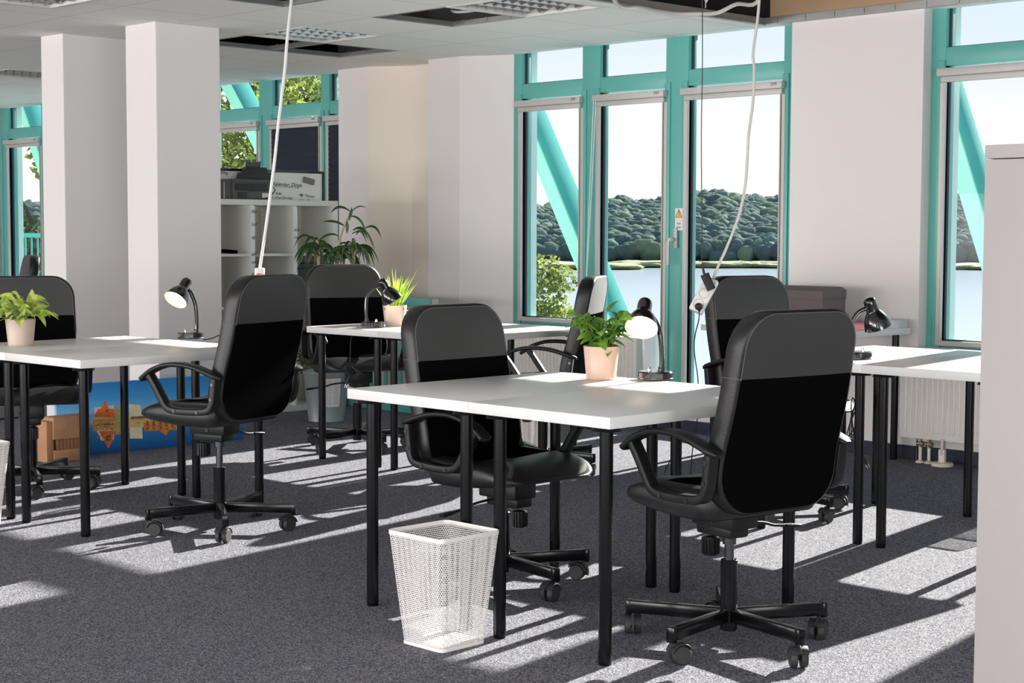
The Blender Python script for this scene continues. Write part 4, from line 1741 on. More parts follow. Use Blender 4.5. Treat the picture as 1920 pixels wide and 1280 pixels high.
for bu, mu, eu, w in (((657, 396), (635, 378), (621, 400), .024), ((655, 400), (672, 378), (686, 391), .010), ((655, 413), (660, 400), (661, 388), .026), ((647, 424), (625, 410), (604, 416), .022), ((652, 437), (653, 425), (652, 412), .024),
                      ((655, 405), (682, 402), (688, 446), .020), ((660, 432), (682, 412), (697, 462), .020), ((664, 430), (690, 420), (703, 468), .020), ((668, 440), (676, 420), (687, 455), .020), ((684, 428), (706, 414), (715, 447), .022), ((660, 438), (684, 424), (690, 450), .016),
                      ((590, 452), (566, 425), (552, 462), .018), ((592, 448), (577, 432), (568, 485), .022), ((594, 446), (590, 440), (592, 495), .030), ((598, 452), (622, 430), (638, 444), .020), ((594, 455), (574, 450), (566, 490), .020), ((596, 455), (584, 470), (580, 500), .024)):
    strap(bu, mu, eu, w * .8, rn.uniform(-.06, .06))
for c_u, c_v, n_ in ((597, 458, 26), (633, 470, 28), (662, 455, 28)):
    for k in range(n_):
        a = rn.uniform(-1.5, 1.5)
        L = rn.uniform(30, 62)
        mu = c_u + math.sin(a) * L * .6
        mv = c_v - math.cos(a) * L * .35
        eu = c_u + math.sin(a) * L * .85
        ev = mv + rn.uniform(25, 62)
        strap((c_u + rn.uniform(-5, 5), c_v + rn.uniform(-4, 25)), (mu, mv), (eu, ev), rn.uniform(.011, .020), rn.uniform(-.12, .12))
for k in range(16):
    v = rn.uniform(620, 700)
    strap((rn.uniform(585, 610), v + 22), (rn.uniform(565, 580), v - 4), (rn.uniform(550, 563), v + rn.uniform(0, 18)), .02, rn.uniform(-.05, .05))
lf.build('foliage', M['dracaena_leaf'], t, smooth=80)


# ================================================================== BINS
def bin_(loc, rz, label, h=.352, wt=.248, wb=.185):
    t = thing('wastepaper_bin', label, 'waste bin', loc, rz)
    tt = bmesh.new()
    uvl = tt.loops.layers.uv.new('UVMap')
    for k in range(4):
        c, s_ = math.cos(k * PI / 2), math.sin(k * PI / 2)
        rot = lambda x, y: (x * c - y * s_, x * s_ + y * c)
        r = .02
        N = 6
        cols = []
        a_ = 0.
        L = wb / 2 - r
        # flat side, then the rounded corner at its end
        prof = [(-L, 0.), (L, 0.)]
        for q, (ya, z) in enumerate(((wb / 2, .012), (wt / 2, h - .012))):
            pass
        pts_b = [(-(wb / 2 - r), -wb / 2), ((wb / 2 - r), -wb / 2)] + [(wb / 2 - r + r * math.sin(PI / 2 * i / N), -wb / 2 + r - r * math.cos(PI / 2 * i / N)) for i in range(1, N + 1)]
        pts_t = [(-(wt / 2 - r), -wt / 2), ((wt / 2 - r), -wt / 2)] + [(wt / 2 - r + r * math.sin(PI / 2 * i / N), -wt / 2 + r - r * math.cos(PI / 2 * i / N)) for i in range(1, N + 1)]
        vb = [tt.verts.new((*rot(*p), .010)) for p in pts_b]
        vt = [tt.verts.new((*rot(*p), h - .010)) for p in pts_t]
        ub = [pts_b[0][0], pts_b[1][0]]
        ut = [pts_t[0][0], pts_t[1][0]]
        for i in range(1, N + 1):
            ub.append(ub[-1] + r * PI / 2 / N)
            ut.append(ut[-1] + r * PI / 2 / N)
        for i in range(len(vb) - 1):
            f = tt.faces.new((vb[i], vb[i + 1], vt[i + 1], vt[i]))
            f.smooth = True
            for lp, uv in zip(f.loops, ((ub[i], 0), (ub[i + 1], 0), (ut[i + 1], h), (ut[i], h))):
                lp[uvl].uv = (uv[0] + k * .3, uv[1])
    me = bpy.data.meshes.new('mesh_wall')
    tt.to_mesh(me)
    tt.free()
    me.materials.append(M['bin'])
    o = bpy.data.objects.new('mesh_wall', me)
    COL.objects.link(o)
    o.parent = t
    b = MB()
    b.prism(rrect(wb + .002, wb + .002, .02, 5), .010, bevel=.002)
    b.build('bottom_plate', M['bin_solid'], t)
    b = MB()
    path = [(x, y, h - .006) for x, y in rrect(wt, wt, .021, 6)]
    b.sweep(path, rrect(.004, .014, .0015, 2), up=(0, 0, 1), closed=True)
    b.build('rim', M['bin_solid'], t)
    return t


bin_((-3.722, 3.330, 0), .01, 'white perforated metal bin standing before the front desk legs')
bin_((-6.70, 6.68, 0), .02, 'white perforated metal bin under the desk by the balcony window')
bin_((-6.665, 3.232, 0), .04, 'white perforated metal bin beside the legs of the desk with the trailing plant')
bin_((-3.655, 6.70, 0), .02, 'white perforated metal bin half hidden behind the tall white cabinet')

# ================================================================== SHELF UNIT, WHITEBOARD, PRINTER
SXF = -9.27
KY1 = 7.285
t = thing('shelf_unit', 'open white cube shelf unit standing at right angles to the windows', 'shelf unit', (SXF, KY1, 0))
KD, KW = .39, 1.47
def kbox(b, ya, yb, za, zb, xa=-KD, xb=0.):
    b.b2((xa, -KW + ya, za), (xb, -KW + yb, zb), .001)
b = MB(); kbox(b, 0, KW, KW - .038, KW); b.build('top_board', M['shelf'], t)
b = MB(); kbox(b, 0, KW, 0, .038); b.build('bottom_board', M['shelf'], t)
for ya in (0, KW - .038):
    b = MB(); kbox(b, ya, ya + .038, .038, KW - .038); b.build('side_board', M['shelf'], t)
P_ = (KW - .038) / 4
for i in range(1, 4):
    b = MB(); kbox(b, .019 + i * P_ - .0095, .019 + i * P_ + .0095, .038, KW - .038); b.build('divider', M['shelf'], t)
    for j in range(4):
        b = MB(); kbox(b, .038 + j * P_ - (.0 if j else 0), .019 + (j + 1) * P_ - .0095, .019 + i * P_ - .009, .019 + i * P_ + .009); b.build('shelf_board', M['shelf'], t)
rn = random.Random(2)
for i, words_ in ((1, ('Kl', 'Q2', 'ly', 'G')), (2, ('Plan', 'Soll', 'og ..', 'abend', 'nolog', 'Kol')), (3, ('dok', 'Lw'))):
    b = MB()
    b.b2((.0, -KW + .019 + i * P_ - .0175, .60), (.0012, -KW + .019 + i * P_ + .0175, KW - .045))
    o = b.build('paper_strip', M['board_white'], t, smooth=0)
    b = MB()
    for q, w_ in enumerate(words_):
        z = KW - .095 - q * (.085 if i != 3 else .05) - (.0 if i != 3 else .12) - (.03 * (q == 3))
        text_mesh(b, w_, .032, Matrix.Translation((.0022, -KW + .019 + i * P_ - .016, z)) @ Matrix.Rotation(PI / 2, 4, 'Z') @ Matrix.Rotation(PI / 2, 4, 'X') @ Matrix.Rotation(rn.uniform(-.1, .1), 4, 'Z'), .4)
    b.build('handwriting', M['ink_grey'], o, smooth=0)
# partition and pipe behind the open shelf
b = MB()
b.b2((-9.80, 5.72, 0), (-9.76, 7.35, 1.46))
struct(b.build('wall_partition', M['beige_panel'], smooth=0))
# things in the shelf
b = MB()
q0, q1 = onx(405, 476, SXF - .05), onx(440, 476, SXF - .05)
b.sweep(catmull([(0, -.09, .012), (0, -.03, .02), (0, .03, .017), (0, .09, .012)], 5), rrect(.09, .024, .01, 3), up=(0, 0, 1))
o = b.build('folded_pouch', M['fabric'], loc=(SXF - .08, (q0.y + q1.y) / 2, .019 + 3 * P_ + .009))
tag(o, 'flat black folded pouch lying in the top row of the shelf unit', 'pouch')
q0, q1 = onx(555, 560, SXF - .03), onx(604, 560, SXF - .03)
t2 = thing('storage_box', 'dark grey storage box in the shelf unit behind the floor plant', 'box', (SXF - .17, KY1 - .038 - .158, .019 + 2 * P_ + .009))
b = MB()
b.b2((-.155, -.15, 0), (.155, .15, .25), .004)
b.build('body', M['dark_box'], t2)
b = MB()
b.b2((-.159, -.154, .25), (.159, .154, .285), .004)
b.build('lid', M['dark_box'], t2)
for k, ya in enumerate((.045, .095)):
    t2 = thing('ring_binder', ('mint binder with a black edge standing low in the shelf unit', 'mint binder leaning in the row beneath the other mint binder')[k], 'binder', (SXF - .15, onx(408, 600, SXF).y + .0, .019 + (1 - k) * P_ + .009 if k else .019 + P_ + .009))
    b = MB()
    b.b2((-.14, -.024, 0), (.14, .024, .29), .003)
    b.build('cover', M['mint'], t2)
    b = MB()
    b.b2((-.142, -.0245, .29), (.142, .0245, .305), .002)
    b.build('top_edge', M['seal'], t2)

wb = thing('whiteboard', 'small black-framed whiteboard with handwriting leaning on top of the shelf unit', 'whiteboard', (SXF - .22, 0, KW + .001))
ya, yb = 6.10, onx(608, 326, SXF - .2).y
h0 = onx(500, 320, SXF - .2).z - KW
b = MB()
b.b2((-.004, ya, 0), (.004, yb, h0 - .002))
b.build('panel', M['board_white'], wb, smooth=0)
b = MB()
b.b2((-.008, ya - .012, h0 - .010), (.009, yb + .010, h0 + .008), .002)
b.b2((-.008, yb - .010, 0), (.009, yb + .010, h0 - .010), .002)
b.build('frame', M['gloss_black'], wb)
b = MB()
def wtext(txt, u, v, size, rot=0.):
    p = onx(u, v, SXF - .215)
    text_mesh(b, txt, size, Matrix.Translation((.0050, p.y, p.z - KW)) @ Matrix.Rotation(PI / 2, 4, 'Z') @ Matrix.Rotation(PI / 2, 4, 'X') @ Matrix.Rotation(rot, 4, 'Z'), .35)
wtext('a - Kling', 404, 325, .03, -.05)
wtext('Kalender,', 510, 348, .040, -.03)
wtext('Dinge', 545, 350, .040, -.02)
wtext('1 - Sofas', 509, 364.5, .025, -.02)
wtext('1 - Kran EW-Abd', 509, 372.5, .025, -.02)
wtext('1 - Warenannahme', 509, 379.5, .023, -.02)
wtext('Mj: Termin', 561, 368, .030, -.08)
wtext('MAI . P//...', 560, 379, .028, 0)
p, q = onx(513, 350, SXF - .215), onx(560, 352.5, SXF - .215)
b.cyl((.0052, p.y, p.z - KW), (.0052, q.y, q.z - KW), .0012, seg=6)
b.build('handwriting', M['ink_grey'], wb, smooth=0)
p = onx(580, 339, SXF - .2)
b = MB()
b.box((.014, 0, 0), (.022, .095, .04), .004, mx=None)
er = b.build('board_eraser', M['eraser'], loc=(SXF - .22, p.y, p.z))
er.rotation_euler = (-.22, 0, 0)
tag(er, 'grey felt eraser stuck askew on the whiteboard', 'eraser')

pr = thing('printer', 'dark grey multifunction printer with raised paper feeder on the shelf unit', 'printer', (SXF - .01, 0, KW))
yl, ym, yr = onx(399, 370, SXF - .05).y, onx(432, 370, SXF - .05).y, onx(505, 370, SXF - .05).y
hz = onx(450, 336, SXF - .05).z - KW
b = MB()
b.b2((-.16, yl, .0), (-.02, ym + .01, hz - .003), .012)
b.b2((-.17, ym, .0), (-.005, yr, hz), .014)
b.b2((-.16, ym + .02, hz - .025), (.0, yr - .02, hz + .002), .004)
body = b.build('body', M['printer'], pr)
b = MB()
b.b2((-.01, ym + .035, .0), (-.002, ym + .11, .05), .002)
b.b2((-.01, ym + .125, .055), (-.0035, yr - .035, .082), .002)
b.b2((-.01, ym + .01, hz - .075), (-.003, yr - .045, hz - .03), .002)
b.build('recess_panel', M['printer_dark'], pr)
b = MB()
b.b2((-.006, yr - .085, .012), (-.0025, yr - .035, .045))
b.build('label_plate', M['mag_white'], pr, smooth=0)
for q in (.012, .055):
    b = MB()
    b.cyl((-.02 + .003, yl + q + .02, .006), (-.02 + .003, yl + q + .02, hz - .02), .003, seg=8)
    b.build('chrome_strip', M['alu'], pr)
b = MB()
y0_, y1_ = onx(443, 330, SXF - .1).y, onx(503, 330, SXF - .1).y
b.prism([(y0_, 0), (y1_, 0), (y1_ + .005, .05), (y1_ - .03, .055), (y1_ - .04, .085), (y0_ + .06, .085), (y0_ + .045, .05), (y0_ + .015, .048)], .05, Matrix.Translation((-.10, 0, hz)) @ Matrix.Rotation(PI / 2, 4, 'Z') @ Matrix.Rotation(PI / 2, 4, 'X'), .004)
b.build('paper_feeder', M['printer_dark'], pr)
b = MB()
ym_ = (y0_ + y1_) / 2 + .015
b.prism([(ym_ - .06, 0), (ym_ + .065, 0), (ym_ + .075, .05), (ym_ + .015, .042), (ym_ - .0, .042), (ym_ - .05, .05)], .006, Matrix.Translation((-.115, 0, hz + .08)) @ Matrix.Rotation(-.0, 4, 'Y') @ Matrix.Rotation(PI / 2, 4, 'Z') @ Matrix.Rotation(PI / 2, 4, 'X'), .002)
b.build('feeder_flap', M['printer'], pr)
b = MB()
b.tube(catmull([(-.02, yr - .01, hz - .03), (.004, yr + .012, hz - .06), (.006, yr + .01, .06), (.004, yr - .03, .02), (.002, yr - .1, .004)], 6), .003, 6)
b.build('printer_cable', M['black_cable'], pr)

# teal steel frame by the window wall
q0, q1 = onz(640, 758, 0), onz(852, 786, 0)
t = thing('metal_frame', 'low teal metal railing frame standing behind the grass-like plant', 'railing', (0, 7.41, 0))
xa, xb = q0.x, ony(812, 570, 7.41).x
b = MB(); b.b2((xa, -.015, 0), (xb, .015, .115), .003); b.build('bottom_panel', M['teal'], t)
b = MB(); b.b2((xa, -.02, .742), (xb, .02, .80), .004); b.build('top_rail', M['teal'], t)
n = 7
for k in range(n):
    x = xa + .02 + (xb - xa - .04) * k / (n - 1)
    b = MB(); b.b2((x - .011, -.01, .115), (x + .011, .01, .755), .002); b.build('upright', M['teal'], t)
b = MB(); b.b2((xb, -.016, .738), (xb + .04, .016, .80), .004); b.cyl((xb + .024, -.017, .782), (xb + .024, -.019, .782), .008, seg=12); b.build('end_bracket', M['alu'], t)

# ================================================================== RADIATORS
def radiator(xa, xb, za, zb, y, label, valves):
    t = thing('radiator', label, 'radiator', (0, y, 0))
    b = MB()
    b.b2((xa, 0, za), (xb, .012, zb), .003)
    n = int((xb - xa) / .034)
    for k in range(n):
        x = xa + .02 + (xb - xa - .04) * (k + .5) / n
        b.b2((x - .009, -.006, za + .035), (x + .009, .004, zb - .03), .003)
    b.build('ribbed_panel', M['rad'], t)
    b = MB()
    b.b2((xa, .06, za + .02), (xb, .072, zb - .02), .003)
    b.b2((xa, .0, zb - .004), (xb, .075, zb + .006), .002)
    b.build('rear_panel', M['rad'], t)
    for x in (xa - .002, xb - .001):
        b = MB()
        b.b2((x, .0, za), (x + .003, .075, zb + .004), .001)
        b.build('side_cover', M['rad'], t)
    if valves:
        for k, x in enumerate(valves):
            b = MB()
            b.cyl((x, .03, 0), (x, .03, za - .02), .009, seg=14)
            b.lathe([(0, 0), (.026, 0), (.024, .008), (.01, .016), (0, .016)], 20, Matrix.Translation((x, .03, 0)))
            b.build('pipe', M['ivory'], t)
            b = MB()
            b.cyl((x - .02, .03, za - .03), (x + .02, .03, za - .03), .014, seg=14)
            b.cyl((x, .03, za - .05), (x, .03, za + .005), .012, seg=6)
            b.build('valve', M['brass'], t)
        x = valves[-1] + .10
        b = MB()
        b.lathe([(0, 0), (.058, 0), (.06, .004), (.06, .016), (.055, .02), (0, .02)], 32, Matrix.Translation((x, .0, 0)))
        b.b2((x - .018, -.012, .018), (x + .018, .012, .09), .003)
        b.build('foot', M['ivory'], t)
        b = MB()
        b.b2((x - .004, -.014, .06), (x + .012, .01, za + .01), .001)
        b.build('bracket', M['alu'], t)
    else:
        for x in (xa + .15, xb - .15):
            b = MB()
            b.b2((x - .015, .02, 0), (x + .015, .05, za + .02), .002)
            b.build('foot', M['ivory'], t)
    return t


radiator(-4.995, -3.6, .135, .57, 7.85, 'white ribbed radiator under the window beside the tall cabinet', (onz(1729, 866, 0).x, onz(1745, 868, 0).x))
radiator(-8.05, -6.943, .135, .58, 7.85, 'white ribbed radiator under the fixed pane of the balcony window', None)

# ================================================================== BOX AND PAPERS ON THE WALL DESK
bx0, bx1 = -5.84, ony(1543, 570, 7.51).x
t = thing('lidded_box', 'mauve brown lidded box on the desk against the white wall', 'box', ((bx0 + bx1) / 2, 7.62, TH), 0)
w = bx1 - bx0
b = MB()
b.b2((-w / 2 + .004, -.11, 0), (w / 2 - .004, .11, .19), .003)
b.build('body', M['box_brown'], t)
b = MB()
b.prism([(-.114, .155), (.114, .155), (.114, .205), (.07, .225), (-.07, .225), (-.114, .205)], w, Matrix.Translation((-w / 2, 0, 0)) @ Matrix.Rotation(PI / 2, 4, 'Z') @ Matrix.Rotation(PI / 2, 4, 'X'), .003)
b.build('lid', M['box_brown'], t)
for k, (u, v, dz, m, lb, ln, rz_) in enumerate(((1600, 612, 0, 'mag_red', 'pink and red magazine lying at the edge of the wall desk', .20, .1), (1640, 612, 0, 'mag_white', 'stack-top grey and white glossy brochure at the end of the wall desk', .21, -.05))):
    p = onz(u, v + 2, TH)
    p = Vector(((-5.075, -5.07)[k], (7.60, 7.815)[k], TH))
    t = thing('magazine', lb, 'magazine', p, rz_)
    b = MB()
    b.b2((-.07, -.095, 0), (.07, .095, (.035, .045)[k]), .002)
    b.build('pages', M['mag_white'], t)
    b = MB()
    b.b2((-.071, -.096, (.035, .045)[k]), (.071, .096, (.037, .047)[k]), .0008)
    if k == 0:
        for q in range(3):
            b.b2((.0695, -.096, .004 + q * .011), (.0715, .096, .011 + q * .011))
            b.b2((-.071, -.0965, .004 + q * .011), (.071, -.0945, .011 + q * .011))
    b.build('cover', M[m], t)

# ================================================================== CABINET AT THE FRAME EDGE
cl = atd(1838, 700, 3.0)
ct = atd(1838, 272, 3.0).z
t = thing('cabinet', 'tall plain white cabinet cut off by the picture edge', 'cabinet', (cl.x, cl.y, 0))
b = MB()
b.b2((0, 0, .0), (.8, .4, ct - .026), .001)
b.build('body', M['cab'], t)
b = MB()
b.b2((-.0005, -.001, ct - .0245), (.8, .4, ct), .0012)
b.build('top_board', M['cab'], t)

# ================================================================== CANVAS AND CRATE BESIDE THE COLUMN
ca, cb_ = onz(172, 855, 0), onz(450, 822, 0)
CXF = (ca.x + cb_.x) / 2
yL, yR = 4.50, cb_.y
top_z = onx(300, 710, CXF).z
cv = thing('canvas_print', 'long blue cityscape canvas with an orange-roofed building leaning by the column', 'picture', (CXF, 0, 0))
TD = .022
lean = Matrix.Rotation(-.05, 4, 'Y')
b = MB()
b.b2((-TD, yL, 0), (0, yR, top_z), .003)
body_m = bpy.data.materials.new('canvas_sky_and_water')
body_m.use_nodes = True
nt = body_m.node_tree
pbn = nt.nodes['Principled BSDF']
pbn.inputs['Roughness'].default_value = .5
tc = nt.nodes.new('ShaderNodeTexCoord')
sp = nt.nodes.new('ShaderNodeSeparateXYZ')
mrn = nt.nodes.new('ShaderNodeMapRange')
mrn.inputs['From Max'].default_value = top_z
cr = nt.nodes.new('ShaderNodeValToRGB')
e = cr.color_ramp.elements
e[0].position, e[0].color = 0., (.004, .09, .30, 1)
e[1].position, e[1].color = 1., (.02, .24, .68, 1)
for p_, c_ in ((.30, (.02, .19, .50, 1)), (.43, (.07, .32, .62, 1)), (.50, (.42, .60, .78, 1)), (.62, (.20, .50, .84, 1)), (.8, (.05, .34, .76, 1))):
    e.new(p_).color = c_
nz_ = nt.nodes.new('ShaderNodeTexNoise')
nz_.inputs['Scale'].default_value = 6
ad_ = nt.nodes.new('ShaderNodeMath')
ad_.operation = 'MULTIPLY_ADD'
ad_.inputs[1].default_value = .06
nt.links.new(tc.outputs['Object'], sp.inputs[0])
nt.links.new(sp.outputs['Z'], mrn.inputs[0])
nt.links.new(tc.outputs['Object'], nz_.inputs['Vector'])
nt.links.new(nz_.outputs['Fac'], ad_.inputs[0])
nt.links.new(mrn.outputs[0], ad_.inputs[2])
nt.links.new(ad_.outputs[0], cr.inputs[0])
nt.links.new(cr.outputs[0], pbn.inputs['Base Color'])
cv_body = b.build('stretched_canvas', body_m, cv)
cv_body.matrix_local = lean
paint = [mat('print_' + k, c, .55, noise_amt=.3, noise_scale=60) for k, c in (('orange_roof', (.85, .18, .04)), ('cream_block', (.84, .70, .48)), ('brick', (.66, .30, .08)), ('olive', (.42, .38, .14)), ('dark', (.20, .10, .04)), ('deep_orange', (.68, .19, .02)), ('sand', (.72, .48, .18)))]
b = MB()


_pd = [0.]


def pic(mi, pts):
    b.mi = mi
    _pd[0] += .00006
    vs = []
    for u, v in pts:
        p = onx(u, v, CXF)
        vs.append(b.bm.verts.new((.0006 + _pd[0], p.y, max(.003, p.z))))
    f = b.bm.faces.new(vs)
    f.material_index = mi
    f.normal_update()
    if f.normal.x < 0:
        f.normal_flip()


pic(1, [(180, 764), (215, 760), (218, 795), (178, 797)])
pic(1, [(244, 757), (266, 760), (268, 822), (244, 822)])
pic(3, [(217, 762), (243, 762), (243, 812), (217, 815)])
pic(6, [(243, 782), (335, 778), (335, 796), (243, 802)])
pic(5, [(270, 792), (335, 786), (336, 806), (272, 808)])
pic(0, [(178, 780), (186, 766), (215, 766), (218, 782)])
pic(2, [(176, 786), (218, 784), (220, 805), (176, 808)])
pic(4, [(180, 795), (216, 793), (216, 796), (180, 798)])
pic(0, [(190, 768), (199, 750), (207, 768)])
pic(0, [(192, 778), (192, 764), (206, 764), (206, 778)])
pic(4, [(200, 772), (200, 767), (205, 767), (205, 772)])
pic(1, [(182, 807), (216, 806), (214, 824), (190, 826)])
pic(0, [(186, 808), (216, 807), (211, 826), (203, 841), (196, 826)])
pic(4, [(198, 816), (209, 815), (207, 826), (200, 827)])
pic(5, [(290, 800), (322, 798), (312, 816), (306, 812)])
pic(4, [(247, 781), (290, 779), (290, 783), (247, 786)])
for k in range(10):
    pic(3 if k % 2 else 4, [(276 + k * 6, 788), (279 + k * 6, 788), (279 + k * 6, 805), (276 + k * 6, 805)])
_rp = random.Random(6)
for u0, v0, u1, v1, n_, cols in ((178, 786, 217, 806, 26, (4, 5, 6, 1)), (182, 808, 215, 822, 14, (5, 2, 4)), (218, 764, 242, 780, 14, (3, 6, 1, 4)), (244, 782, 334, 796, 40, (2, 4, 6, 5, 3)), (218, 783, 243, 812, 16, (3, 6, 4)), (272, 794, 334, 806, 22, (5, 2, 4))):
    for q in range(n_):
        u, v = _rp.uniform(u0, u1), _rp.uniform(v0, v1)
        du, dv = _rp.uniform(1.2, 4), _rp.uniform(.8, 2.6)
        pic(_rp.choice(cols), [(u, v), (u + du, v - .2), (u + du, v + dv), (u, v + dv)])
for q in range(7):
    u = 178 + q * 5.6
    pic(0 if q % 2 else 5, [(u, 783), (u + 2.6, 774 - 3 * (q % 3)), (u + 5.2, 783)])
b.build('printed_buildings', paint, cv_body, smooth=0)
b = MB()
p = onx(420, 811, CXF)
text_mesh(b, 'foto', .018, Matrix.Translation((.0012, p.y, p.z)) @ Matrix.Rotation(PI / 2, 4, 'Z') @ Matrix.Rotation(PI / 2, 4, 'X'))
b.build('printed_signature', M['paper'], cv_body, smooth=0)

cr0 = onz(80, 851, 0)
t = thing('wooden_crate', 'brown wooden crate with a row of short upright slats on the carpet', 'crate', (CXF + .012, 0, 0))
ya, yb = onx(85, 840, CXF + .05).y, onx(153, 840, CXF + .05).y
hz = onx(100, 780, CXF + .05).z
b = MB()
b.b2((.004, ya + .01, 0), (.12, yb, .065), .003)
b.build('bottom_plank', M['wood'], t)
b = MB()
b.b2((.004, ya + .005, .125), (.125, yb, hz), .003)
b.build('top_plank', M['wood'], t)
n = 9
for k in range(n):
    y = ya + .03 + (yb - ya - .03) * (k + .5) / n
    b = MB()
    b.b2((.06, y - (yb - ya - .03) / n * .46, .065), (.108, y + (yb - ya - .03) / n * .46, .125), .002)
    b.build('slat', M['wood_dark'], t)
b = MB()
b.b2((.004, ya - .03, 0), (.11, ya + .012, hz - .02), .003)
b.build('end_board', M['wood'], t)

# ================================================================== HANGING CABLES AND POWER STRIPS
def strip(name, label, top, bottom, face, n_sock, w=.052, d=.036):
    """top, bottom: ends of the strip; face: direction the sockets look"""
    top, bottom = Vector(top), Vector(bottom)
    zax = (top - bottom).normalized()
    L = (top - bottom).length
    yax = Vector(face)
    yax = (yax - zax * yax.dot(zax)).normalized()
    xax = yax.cross(zax)
    t = thing(name, label, 'power strip', bottom)
    t.rotation_mode = 'QUATERNION'
    t.rotation_quaternion = Matrix((xax, yax, zax)).transposed().to_quaternion()
    b = MB()
    b.b2((-w / 2, -d / 2, 0), (w / 2, d / 2, L), .006)
    b.build('body', M['white_plastic'], t)
    return t, L, w, d


# white strip hanging over the desk by the columns
cd = 8.85
top = atd(487, 502, cd)
s1, L, w, d = strip('power_strip', 'white power strip with a red switch hanging on a long white cable', top, top - UP * .26, TOW, 3)
b = MB()
b.b2((-.010, d / 2 - .001, L - .058), (.014, d / 2 + .004, L - .028), .002)
b.build('rocker_switch', M['red'], s1)
for k in range(2):
    b = MB()
    b.lathe([(0, .0), (.018, .0), (.019, .003), (.021, .004), (.021, 0)], 24, Matrix.Translation((0, d / 2, .05 + k * .06)) @ Matrix.Rotation(-PI / 2, 4, 'X'))
    b.build('socket', M['socket'], s1)
b = MB()
pth = [atd(u, v, cd) for u, v in ((487, 503), (492, 470), (498, 430), (506, 370), (515, 300), (521, 240), (527, 190), (534, 130), (538, 80), (543, 30), (547, -10))]
pth.append(Vector((pth[-1].x, pth[-1].y, CZ + .2)))
wi = s1.matrix_basis.inverted()
pth = [s1.rotation_quaternion.inverted() @ (p - s1.location) for p in pth]
b.tube(catmull(pth, 6), .0085, 8)
b.build('supply_cable', M['white_plastic'], s1)

# ivory strip in front of the balcony window
cd = 7.15
s2, L, w, d = strip('power_strip', 'ivory three-way power strip hanging askew before the balcony window', atd(1336, 523, cd), atd(1302, 584, cd) - _f0 * .03, TOW * .88 - _r0 * .30, 3, .062, .038)
inv = lambda p: s2.rotation_quaternion.inverted() @ (Vector(p) - s2.location)
for k in range(3):
    b = MB()
    z = .035 + k * .052
    b.lathe([(0, -.008), (.0195, -.008), (.0205, .0015), (.0225, .002), (.0225, -.004)], 28, Matrix.Translation((0, d / 2, z)) @ Matrix.Rotation(-PI / 2, 4, 'X'))
    o = b.build('socket', M['socket'], s2)
    b = MB()
    for sx in (-.0095, .0095):
        b.cyl((sx * .8, d / 2 - .0085, z + sx * .3), (sx * .8, d / 2 - .0062, z + sx * .3), .0035, seg=10)
    b.build('pin_hole', M['seal'], o)
b = MB()
P = [inv(atd(u, v, cd)) for u, v in ((1338, 521), (1346, 500), (1362, 465), (1385, 405), (1397, 350), (1401, 300), (1404, 250), (1412, 190), (1414, 130), (1412, 100), (1420, 40), (1424, -5), (1427, -60))]
_q = atd(1427, -60, cd)
P.append(inv((_q.x, _q.y, SLAB)))
b.tube(catmull(P, 6), .0062, 8)
b.build('supply_cable', M['grey_cable'], s2)
ad = thing('power_adapter', 'black plug-in adapter on a thin cable in the ivory power strip', 'adapter', atd(1327, 530, cd) - _f0 * .05)
adi = lambda p: Vector(p) - ad.location
b = MB()
a0_, a1_ = adi(atd(1321, 514, cd - .05)), adi(atd(1334, 543, cd - .06))
b.sweep([a0_, a1_], rrect(.036, .034, .005, 3), up=TOW)
b.build('housing', M['black_plastic'], ad)
b = MB()
b.tube(catmull([adi(atd(u, v, cd - .04)) for u, v in ((1321, 514), (1317, 500), (1316, 400), (1315, 250), (1317, 120), (1317, -60))] + [adi(Vector((*atd(1317, -60, cd - .04).to_2d(), SLAB)))], 5), .0022, 6)
b.tube([adi(atd(u, v, cd - .04)) for u, v in ((1321, 514), (1318, 503), (1317, 494))], .0048, 8)
b.build('thin_cable', M['black_cable'], ad)
pg = thing('extension_cord', 'black cord plugged into the ivory power strip, dropping behind the front desk', 'cable', atd(1308, 574, cd) - _f0 * .06)
pgi = lambda p: Vector(p) - pg.location
b = MB()
b.cyl(pgi(atd(1308, 574, cd) - _f0 * .035), pgi(atd(1308, 574, cd) - _f0 * .078), .0175, .014, seg=20, bev=.003)
b.cyl(pgi(atd(1308, 574, cd) - _f0 * .074), pgi(atd(1307, 582, cd) - _f0 * .085), .007, .005, seg=12)
b.build('plug', M['black_cable'], pg)
b = MB()
fl = onz(1250, 905, .004)
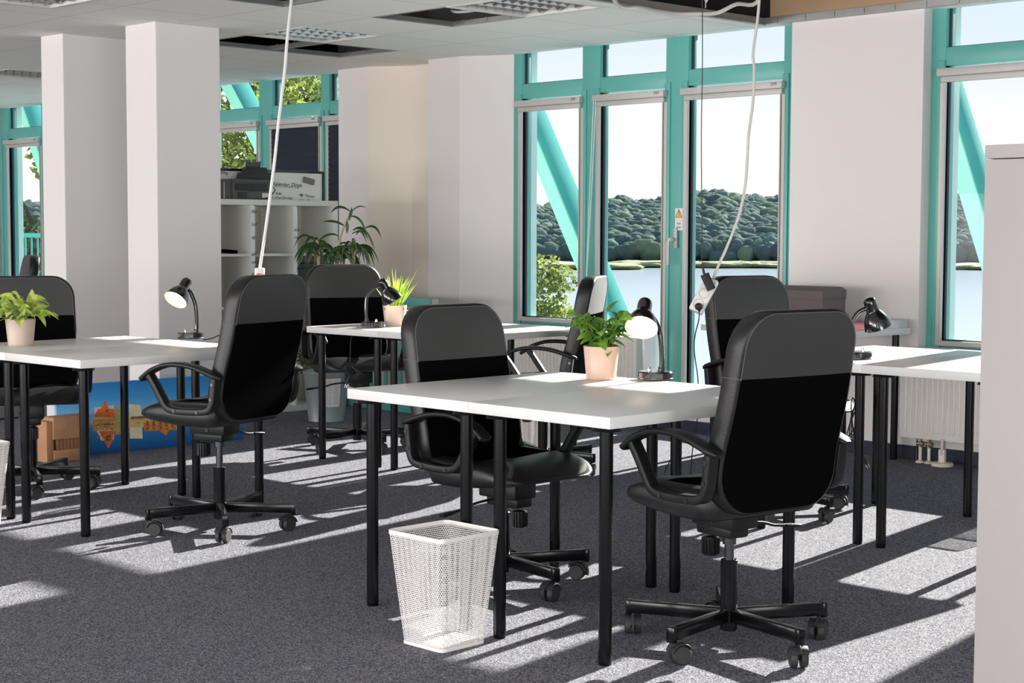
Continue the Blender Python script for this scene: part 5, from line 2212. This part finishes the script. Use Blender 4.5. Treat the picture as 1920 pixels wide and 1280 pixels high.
b.tube(catmull([pgi(p) for p in (atd(1307, 580, cd) - _f0 * .083, atd(1306, 598, cd) - _f0 * .085, atd(1303, 630, cd), atd(1302, 660, cd), atd(1309, 715, cd), atd(1309, 770, cd), atd(1300, 830, cd - .1), atd(1295, 890, cd - .3), onz(1297, 935, .004), onz(1265, 930, .004), atd(1248, 905, 6.9), atd(1247, 885, 6.95), atd(1257, 862, 7.0))], 6), .0026, 6)
b.build('cord', M['black_cable'], pg)
# grey cable lying along the open ceiling edge
b = MB()
P = [Vector((-6.03, 5.6, CZ + .16)), Vector((-6.0, 6.3, CZ + .10)), Vector((-5.98, 6.9, CZ + .035)), Vector((-5.96, 7.2, CZ + .02)), Vector((-5.90, 7.35, CZ + .05)), Vector((-5.6, 7.45, CZ + .16)), Vector((-5.45, 7.45, CZ + .3))]
P = [ony(1150, -3, 6.35), ony(1200, 13, 6.75), ony(1260, 25, 7.0), ony(1310, 26, 7.1), ony(1345, 24, 7.1), ony(1380, 8, 7.1), ony(1425, -4, 7.0)]
_q = P[-1] + _r0 * .05
P += [Vector((_q.x, _q.y, SLAB - .1)), Vector((_q.x, _q.y, SLAB))]
_q = P[0] - _r0 * .05
P = [Vector((_q.x, _q.y, SLAB)), Vector((_q.x, _q.y, SLAB - .1))] + P
b.tube(catmull(P, 6), .011, 8)
o = b.build('ceiling_cable', M['grey_cable'])
tag(o, 'pale grey cable sagging along the edge of the open ceiling', 'cable')
hg = thing('ceiling_hanger', 'white wire hanger and hook hanging in the open ceiling', 'hanger', ony(1323, 5, 7.3))
b = MB()
b.cyl((0, 0, -.03), (0, 0, SLAB - hg.location.z), .003, seg=8)
b.build('rod', M['white_plastic'], hg)
b = MB()
b.tube(catmull([(0, 0, .0), (.015, 0, .02), (.012, 0, .045), (-.006, 0, .05), (-.012, 0, .03), (.0, 0, .01)], 5), .005, 8)
b.build('hook', M['white_plastic'], hg)

b = MB()
b.tube(catmull([Vector((-7.28, 6.62, CZ + .16)), Vector((-7.2, 6.5, CZ + .06)), Vector((-7.05, 6.52, CZ + .045)), Vector((-6.93, 6.58, CZ + .075)), Vector((-6.84, 6.63, CZ + .15))], 6), .009, 8)
o = b.build('ceiling_cable', M['white_plastic'])
tag(o, 'white cable sagging inside the missing tile next to the louvred lamp by the window', 'cable')
